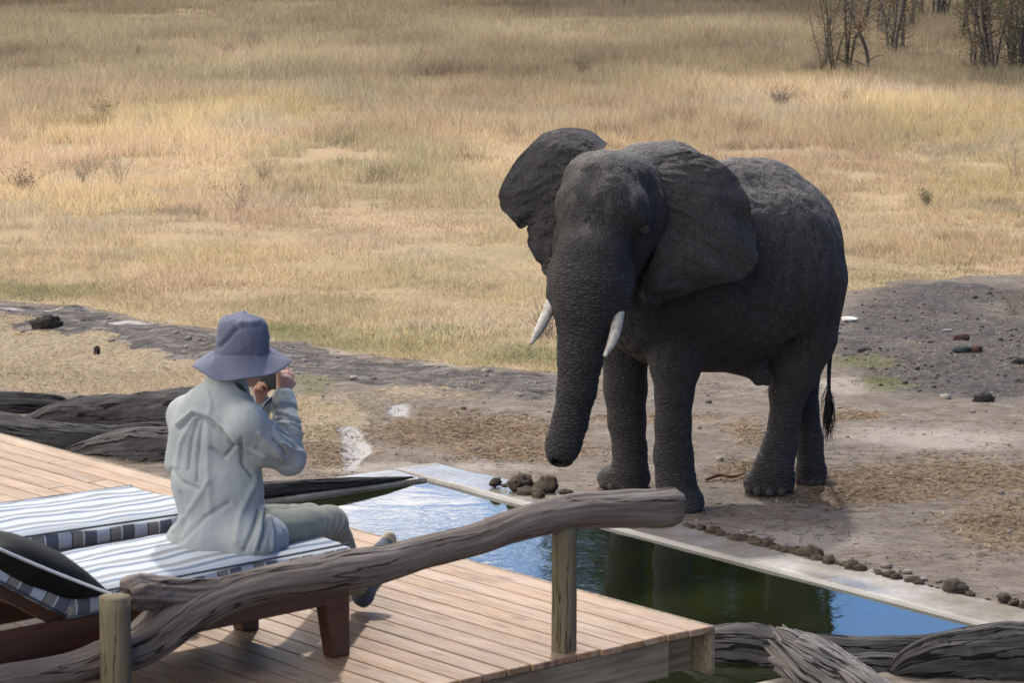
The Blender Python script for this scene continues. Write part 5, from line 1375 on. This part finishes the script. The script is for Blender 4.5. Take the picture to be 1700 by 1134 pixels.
for a in [(1384, 122, 0, .55, 'low scrubby tree with brown leaves, leftmost and nearest of the upper right trees'), (1411, 116, 1, .8, 'small tree with a tuft of green leaves, just right of the brown scrubby one'),
          (1447, 118, 3, .9, 'single thin bare stem standing between the two left tree clumps'), (1480, 88, 0, .95, 'leafy brown stem clump right of the single bare stem'),
          (1496, 84, 2, .8, 'denser clump of brown stems right behind the single bare stem'), (1436, 42, 3, 1.1, 'thin stem behind the single bare stem, further back'),
          (1408, 28, 3, 1.3, 'straight dark trunk at the top above the small green tufted tree'), (1527, 32, 0, 1.0, 'forked dark trunk at the top, right of the brown stem clump'),
          (1553, 30, 2, 1.0, 'thick stem clump at the top between the forked trunk and the right hand trees'), (1566, 28, 0, 1.0, 'slim stems beside the thick stem clump at the top'),
          (1594, 70, 1, .9, 'leaning leafy tree left of the large right hand clump'), (1634, 122, 4, 1.0, 'largest many stemmed tree at the upper right, nearest of its clump'),
          (1648, 124, 0, .9, 'brown stems crowding the right side of the largest many stemmed tree'), (1684, 112, 2, 1.0, 'stem clump between the largest tree and the right edge of the picture'),
          (1704, 122, 4, 1.0, 'dark leafy tree cut by the right edge of the picture'), (1664, 40, 2, 1.0, 'brown leafy tree behind the large right hand clump'),
          (1610, 20, 4, 1.0, 'leafy tree at the top edge between the right hand trunks'), (1690, 15, 4, 1.1, 'dense tree in the top right corner, behind the others'), (1366, 118, 0, .45, 'leafy brown sapling at the left foot of the brown scrubby tree'),
          (1462, 60, 2, .9, 'brown stem clump filling the gap behind the single bare stem'), (1512, 50, 0, .9, 'slim brown tree right of the dense stem clump'), (1616, 112, 2, .75, 'low brown stems at the left foot of the largest tree'), (1672, 118, 1, .8, 'green leafed stems between the largest tree and its right neighbour')]: tree(*a)
vis_n = 0
for (px, py, k, s) in sorted([(1255, 6, 4, .7), (1238, 3, 0, .9), (1270, 4, 1, .8), (1100, 4, 0, .8), (1012, 6, 3, 1.2), (1041, 10, 3, 1.0), (872, 2, 3, 1), (742, 6, 0, .7), (774, 7, 3, .9), (640, 2, 2, .8), (560, 3, 1, .8), (376, 5, 3, 1.0), (450, -3, 0, 1), (200, -4, 4, 1),
                       (60, -5, 2, 1), (300, -10, 4, 1.1), (700, -12, 4, 1.1), (950, -14, 2, 1.2), (1150, -12, 4, 1.1), (1340, -4, 2, 1.1), (1320, -15, 4, 1.2), (1450, -8, 4, 1.2), (1500, -14, 2, 1.2), (1580, -12, 4, 1.2), (1640, -18, 4, 1.2), (1740, 60, 4, 1.1), (1760, 10, 2, 1.1), (-60, -8, 4, 1.1), (1820, 90, 1, 1)]):
    if py >= 0 and 300 < px < 1300:
        vis_n += 1; lab = 'distant dry tree whose foot shows at the top edge, %s from the left' % ORD[vis_n - 1]
    else: continue
    tree(px, py, k, s, lab, 'distant tree row along the top edge')
TWIG = simple('dry_grey_twig', (0.22, 0.175, 0.145), 0.9, 0.1, 30, 0)
def bush_mesh(seed, H=.6, n=46, leaves=260, col=((.17, .13, .10), (.23, .175, .13))):
    R = np.random.RandomState(seed); parts = []; lp = []
    for i in range(n):
        a = R.uniform(0, 6.28); sp = R.uniform(.1, .8); L = H * R.uniform(.6, 1.1)
        b0 = np.array((R.normal(0, .05), R.normal(0, .05), -.02)); e = b0 + np.array((math.cos(a) * sp * L, math.sin(a) * sp * L, L * (1 - .3 * sp))); m = (b0 + e) / 2 + R.normal(0, .05, 3)
        parts.append(loft([b0, m, e], [.0045, .0035, .0015], 6, 4, cap=False))
        for t in (.4, .6, .8, 1): lp.append(b0 * (1 - t) + e * t)
    V, Q, T, U = merge(parts); tw = np_mesh('twigs', V, Q, None, U); tw.materials.append(TWIG)
    lp = np.array(lp); P = lp[R.randint(0, len(lp), leaves)] + R.normal(0, .035, (leaves, 3)); P[:, 2] = np.maximum(P[:, 2], .02)
    c = np.array(col); tn = c[R.randint(0, len(c), leaves)] * R.uniform(.6, 1.3, (leaves, 1))
    V, Q, tn = cards(P, np.full(leaves, .018), R, tn); lf = np_mesh('leaves', V, Q, attrs=dict(tone=tn)); lf.materials.append(LEAF); return tw, lf
bp = [bush_mesh(301), bush_mesh(302, .8, 30, 200), bush_mesh(303, .7, 30, 700, ((.09, .10, .045), (.12, .115, .06))), bush_mesh(304, .6, 70, 300, ((.16, .145, .13), (.13, .12, .11))), bush_mesh(305, .9, 14, 60)]
def bush(px, py, k, s, label):
    g = G(px, py); z = float(height(np.array([g[0]]), np.array([g[1]]))[0])
    r = empty('dry_shrub', (g[0], g[1], z), Rn.uniform(0, 6.28)); r.scale = (s * .8, s * .8, s * .75); tag(r, label, 'shrub', 'dry shrubs in the grassland')
    for nm, me in zip(('twigs', 'leaves'), bp[k]): o = bpy.data.objects.new(nm, me); C.objects.link(o); o.parent = r
for a in [(44, 316, 0, 1.15, 'dark round twiggy shrub at the far left of the grassland'), (138, 300, 1, .8, 'faint grey twiggy shrub right of the dark round one'), (198, 305, 4, 1.0, 'tall sparse stems right of the two left shrubs'),
          (232, 92, 2, .8, 'greenish tuft of shrub high up at the left'), (395, 355, 4, 1.1, 'thin upright twigs in the reddish grass behind the hat'), (438, 300, 1, .7, 'small spindly shrub in the pale grass up from the hat'),
          (965, 126, 2, 1.3, 'green shrub above the spread left ear of the elephant in the picture'), (1296, 178, 3, 1.3, 'pale grey shrub above the back of the elephant'), (1345, 120, 3, 1.1, 'grey shrub left of the first trees'),
          (1405, 172, 1, .9, 'sparse shrub below the left clump of trees'), (1290, 92, 3, 1.2, 'grey green shrub between the top edge and the pale grey one'), (420, 75, 3, 1.2, 'low grey shrub near the top left centre'), (700, 100, 2, .8, 'faint low green shrub in the upper middle of the grass'),
          (1690, 300, 4, 1.1, 'bare twiggy shrub at the right edge above the dark soil'), (1682, 520, 1, .8, 'thin twigs sticking out of the dark soil at the right edge'), (905, 560, 1, .9, 'bare branching twigs showing between the left tusk and the trunk'), (1540, 345, 2, .7, 'small green grey shrub right of the rump'),
          (380, 90, 3, 1.0, 'low grey bush left of its twin near the top left centre'), (1560, 95, 3, .8, 'low dead bush between the two clumps of trees'), (170, 200, 2, 1.0, 'dull green bush in the dark band of grass at the left')]: bush(*a)

# the tall green trees far behind, whose crowns the pool mirrors
def big_tree(px, Y, H, Rc, seed, label):
    g = W(px, 0, Y); R = np.random.RandomState(seed); r = tag(empty('tall_tree', (g[0], Y, 0)), label, 'tree', 'tall green trees far behind the grassland')
    parts = [loft([(0, 0, -.3), (.2, 0, H * .3), (0, .3, H * .62)], [.55, .42, .25], 16, 12, log_bump(seed, .1, .05))]
    for k in range(14):
        a = k * 2.4; z0 = H * R.uniform(.22, .6); L = Rc * R.uniform(.5, .9)
        parts.append(loft([(0, 0, z0), (math.cos(a) * L * .5, math.sin(a) * L * .5, z0 + L * .45), (math.cos(a) * L, math.sin(a) * L, z0 + L * .8)], [.2, .12, .04], 8, 6, cap=False))
    V, Q, T, U = merge(parts); me = np_mesh('trunk', V, Q, T, U); me.materials.append(BARK); o = bpy.data.objects.new('trunk', me); C.objects.link(o); o.parent = r
    n = 9000; cl = R.normal(size=(46, 3)); cl /= np.linalg.norm(cl, axis=1, keepdims=True); cl *= R.uniform(.35, 1, (46, 1)) ** .5
    cl = cl * np.array((Rc, Rc, H * .36)) + np.array((0, 0, H * .62)); k = R.randint(0, 46, n)
    P = cl[k] + R.normal(size=(n, 3)) * Rc * .17
    tn = np.array([(.045, .065, .02), (.06, .085, .025), (.08, .095, .03)])[R.randint(0, 3, n)] * R.uniform(.7, 1.3, (n, 1))
    V, Q, tn = cards(P, np.full(n, .42), R, tn, .7); me = np_mesh('crown', V, Q, attrs=dict(tone=tn)); me.materials.append(LEAF)
    o = bpy.data.objects.new('crown', me); C.objects.link(o); o.parent = r
for px, Y, H, Rc, sd, lab in ((1035, 148, 37, 3.6, 1, 'tall green tree mirrored in the pool beside the right railing post'), (1110, 152, 39.5, 5.4, 2, 'tall green tree mirrored in the middle of the dark water'),
                              (1235, 150, 37, 5.0, 3, 'tall green tree mirrored in front of the elephant, right of the middle one'), (1335, 149, 34.5, 3.0, 4, 'tall green tree mirrored at the right end of the dark reflection')):
    big_tree(px, Y, H, Rc, sd, lab)

# ================================================================== GRASS, LITTER, CLODS
GRASS = leaf_mat('dry_grass_blade')
def blades(x, y, z, hgt_, wid, lean, col, R):
    n = len(x); a = R.uniform(0, 6.28, n); la = R.uniform(0, 6.28, n)
    B = np.stack([x, y, z - .01], -1); s = np.stack([np.cos(a), np.sin(a), 0 * a], -1) * (wid / 2)[:, None]
    t = B + np.stack([np.cos(la) * lean * hgt_, np.sin(la) * lean * hgt_, hgt_], -1)
    V = np.stack([B - s, B + s, t], 1).reshape(-1, 3); T = np.arange(n * 3).reshape(-1, 3)
    return V, T, np.repeat(col, 3, 0)
def stuff(name, V, T, col, label):
    me = np_mesh(name, V, None, T, attrs=dict(tone=col)); o = link_mesh(name, me, GRASS, smooth=False); tag(o, label, 'grass' if 'grass' in name else 'litter', kind='stuff'); return o
def pal(P, R, n):
    'straw tints in natural patches'
    a = fbm(P * np.array((1, .45, 1)), .16, 3, 81); b = fbm(P * np.array((1, .5, 1)), .35, 3, 82); c = fbm(P, .9, 2, 83)
    base = np.array((.56, .43, .27)); pink = np.array((.52, .39, .265)); yel = np.array((.57, .455, .25)); olive = np.array((.37, .315, .19)); grey = np.array((.46, .40, .31))
    def m(x, lo, hi): return sstep(lo, hi, x)[:, None]
    col = np.tile(base, (n, 1)); col = col + (pink - col) * m(b, .05, .35) * .9; col = col + (yel - col) * m(a, .08, .35) * .8; col = col + (olive - col) * m(-a, .05, .35) * .85
    col = col + (grey - col) * m(c - b, .25, .6) * .6
    return col
def far_grass():
    R = np.random.RandomState(5); n = 64000
    u = R.uniform(0, 1, n); Y0, Y1, p = 29.0, 150.0, -0.55      # density falls off with distance
    Y = (Y0 ** (p + 1) + u * (Y1 ** (p + 1) - Y0 ** (p + 1))) ** (1 / (p + 1)); X = R.uniform(-.235, .235, n) * Y
    Z, px, py = zones(X, Y); P = np.stack([X, Y, 0 * X], -1)
    keep = (Z['far'] > .45) & (fbm(P, .8, 2, 91) > -.42 - .2 * (Y > 60))
    X, Y, P, px, py = X[keep], Y[keep], P[keep], px[keep], py[keep]; n = len(X)
    z = height(X, Y)
    col = pal(P, R, n)
    # the zone nearest the track is greener and shorter; further back the stand is taller and duller
    yu = np.interp(px, [-900, 0, 180, 300, 450, 650, 800, 930, 1150, 1330, 1400, 1500, 1700, 2300], [470, 495, 515, 541, 563, 588, 606, 618, 600, 520, 482, 466, 458, 450])
    e = np.clip((yu - py) / 45, 0, 1)[:, None]; col = col * e + (np.array((.30, .265, .125)) + .0 * col) * (1 - e)
    blot = fbm(P * np.array((.6, .25, 1)), .22, 4, 87)[:, None]
    col = col * (1 + .38 * np.clip(blot, -.6, .6)); sp_ = sstep(.30, .55, fbm(P * np.array((1, .6, 1)), 1.0, 3, 88))[:, None]; col = col * (1 - .45 * sp_)
    back = sstep(250, 60, py + 60 * blot[:, 0])[:, None] * .85; col = col * (1 - back) + np.array((.265, .222, .150)) * (1 + .7 * blot) * back  # far end dimmed: shade put into the blade colour, over a greyer olive tone
    redd = (np.exp(-(((px - 560) / 230) ** 2 + ((py - 375) / 38) ** 2)) * .8)[:, None]; col = col * (1 - redd) + np.array((.44, .30, .22)) * redd
    hh = (0.09 + 0.24 * sstep(36, 70, Y)) * (1 + 1.0 * fbm(P, .45, 3, 84)) * (0.5 + .5 * e[:, 0]) * (1 - .45 * redd[:, 0])
    nb = 13; k = np.repeat(np.arange(n), nb); sp = .05 + .0018 * Y[k]
    bx = X[k] + R.normal(0, 1, len(k)) * sp; by = Y[k] + R.normal(0, 1, len(k)) * sp
    bh = hh[k] * R.uniform(.45, 1.25, len(k)); w_ = .004 + .00018 * Y[k]
    c = col[k] * R.uniform(.62, 1.3, (len(k), 1)) * (1 + R.normal(0, .05, (len(k), 3)))
    V, T, c = blades(bx, by, z[k], bh, w_ * R.uniform(.7, 1.4, len(k)), R.uniform(.05, .9, len(k)), c, R)
    stuff('dry_grass', V, T, c, 'tall dry straw coloured grass covering the plain behind the elephant')
far_grass()
def near_grass():
    R = np.random.RandomState(6); n = 420000
    Y = R.uniform(19, 40, n) ; X = R.uniform(-.21, .21, n) * Y
    Z, px, py = zones(X, Y); P = np.stack([X, Y, 0 * X], -1)
    dens = np.maximum.reduce([Z['stub'] * .75, Z['green'] * .6, Z['far'] * .55, Z['dark'] * .05, .012 + 0 * X]) * (.2 + 1.7 * np.clip(fbm(P, 1.1, 3, 95) + .3, 0, 1))
    q, r = pool_qr(X, Y); inp = (q > -.7) & (q < PLEN + .7) & (r > -.7) & (r < PWID + .7)
    keep = (R.uniform(0, 1, n) < dens) & ~inp
    X, Y, P = X[keep], Y[keep], P[keep]; g = Z['green'][keep]; st = Z['stub'][keep]; n = len(X); z = height(X, Y)
    col = np.array((.38, .305, .20)) * (1 + .45 * fbm(P, .9, 3, 7)[:, None]) * np.ones((n, 3)); gg = np.clip(g * 1.1, 0, 1)[:, None]; col = col * (1 - gg) + np.array((.155, .17, .065)) * gg
    c = col * R.uniform(.55, 1.35, (n, 1))
    V, T, c = blades(X, Y, z, R.uniform(.015, .06, n) * (1 + .6 * g), R.uniform(.006, .012, n), R.uniform(.2, 2.2, n), c, R)
    stuff('short_grass', V, T, c, 'short cropped dry grass and green shoots along the muddy track')
near_grass()
def litter():
    R = np.random.RandomState(8); n = 260000
    Y = R.uniform(19, 38, n); X = R.uniform(-.21, .21, n) * Y; Z, px, py = zones(X, Y); P = np.stack([X, Y, 0 * X], -1)
    dens = np.maximum(Z['straw'], .06 * (1 - Z['far']) * (1 - Z['wet'])) * (.35 + 1.3 * np.clip(fbm(P * np.array((.6, 1.6, 1)), 1.4, 3, 96) + .35, 0, 1))
    q, r = pool_qr(X, Y); inp = (q > -.6) & (q < PLEN + .6) & (r > -.6) & (r < PWID + .6)
    keep = (R.uniform(0, 1, n) < dens) & ~inp
    X, Y = X[keep], Y[keep]; n = len(X); z = height(X, Y); a = R.uniform(0, 6.28, n); L = R.uniform(.03, .12, n); w_ = R.uniform(.004, .010, n)
    d = np.stack([np.cos(a), np.sin(a), R.uniform(-.05, .35, n)], -1) * L[:, None]; s = np.stack([-np.sin(a), np.cos(a), R.normal(0, .5, n)], -1) * w_[:, None]
    B = np.stack([X, Y, z + .006], -1); V = np.stack([B - d / 2 - s, B - d / 2 + s, B + d / 2], 1).reshape(-1, 3)
    V[:, 2] = np.maximum(V[:, 2], np.repeat(z, 3) + .002)
    pal_ = np.array([(.24, .165, .095), (.16, .105, .06), (.33, .25, .155), (.10, .066, .04), (.20, .13, .075)]); c = pal_[R.randint(0, 5, n)] * R.uniform(.7, 1.3, (n, 1))
    stuff('straw_litter', V, np.arange(n * 3).reshape(-1, 3), np.repeat(c, 3, 0), 'trampled brown straw and chaff lying on the bare ground round the pool')
litter()
def clods():
    R = np.random.RandomState(9); n = 60000; Y = R.uniform(19, 38, n); X = R.uniform(-.21, .24, n) * Y; Z, px, py = zones(X, Y)
    dens = np.maximum.reduce([Z['dark'] * .14, Z['track'] * .05, .008 * (1 - Z['far'])])
    q, r = pool_qr(X, Y); inp = (q > -.5) & (q < PLEN + .5) & (r > -.5) & (r < PWID + .5)
    nearrow = (q > -.6) & (q < PLEN) & (r < -.50) & (r > -.72); dens = np.where(nearrow & (q < 5.0), 0.30, dens)
    k = (R.uniform(0, 1, n) < dens) & ~inp; dk = Z['dark'][k]; X, Y = X[k], Y[k]; n = len(X); z = height(X, Y)
    ico = np.array([(0, 0, 1), (.89, 0, .45), (.28, .85, .45), (-.72, .53, .45), (-.72, -.53, .45), (.28, -.85, .45), (.72, .53, -.45), (-.28, .85, -.45), (-.89, 0, -.45), (-.28, -.85, -.45), (.72, -.53, -.45), (0, 0, -1)])
    F = np.array([(0, 1, 2), (0, 2, 3), (0, 3, 4), (0, 4, 5), (0, 5, 1), (1, 6, 2), (2, 7, 3), (3, 8, 4), (4, 9, 5), (5, 10, 1), (6, 7, 2), (7, 8, 3), (8, 9, 4), (9, 10, 5), (10, 6, 1), (11, 7, 6), (11, 8, 7), (11, 9, 8), (11, 10, 9), (11, 6, 10)])
    r_ = R.gamma(1.3, .007, n) + .004; r_ = np.minimum(r_, .045)
    V = ico[None] * (1 + R.normal(0, .18, (n, 12, 1))) * (r_[:, None, None] * np.array((1.2, 1, .7))) + np.stack([X, Y, z + r_ * .3], -1)[:, None]
    T = (F[None] + (np.arange(n) * 12)[:, None, None]).reshape(-1, 3)
    base = np.where(dk[:, None] > .4, np.array((.075, .067, .064)), np.array((.17, .145, .125))); c = np.repeat(base * R.uniform(.5, 1.7, (n, 1)), 12, 0)
    m = Mat('dry_clod', 0.95, 0.1); m.col(m.attr('tone', 'Color'))
    me = np_mesh('clods', V.reshape(-1, 3), None, T, attrs=dict(tone=c)); o = link_mesh('clods', me, m.m, smooth=False); tag(o, 'crumbs and clods of dark churned soil beside the elephant and on the track', 'soil', kind='stuff')
clods()
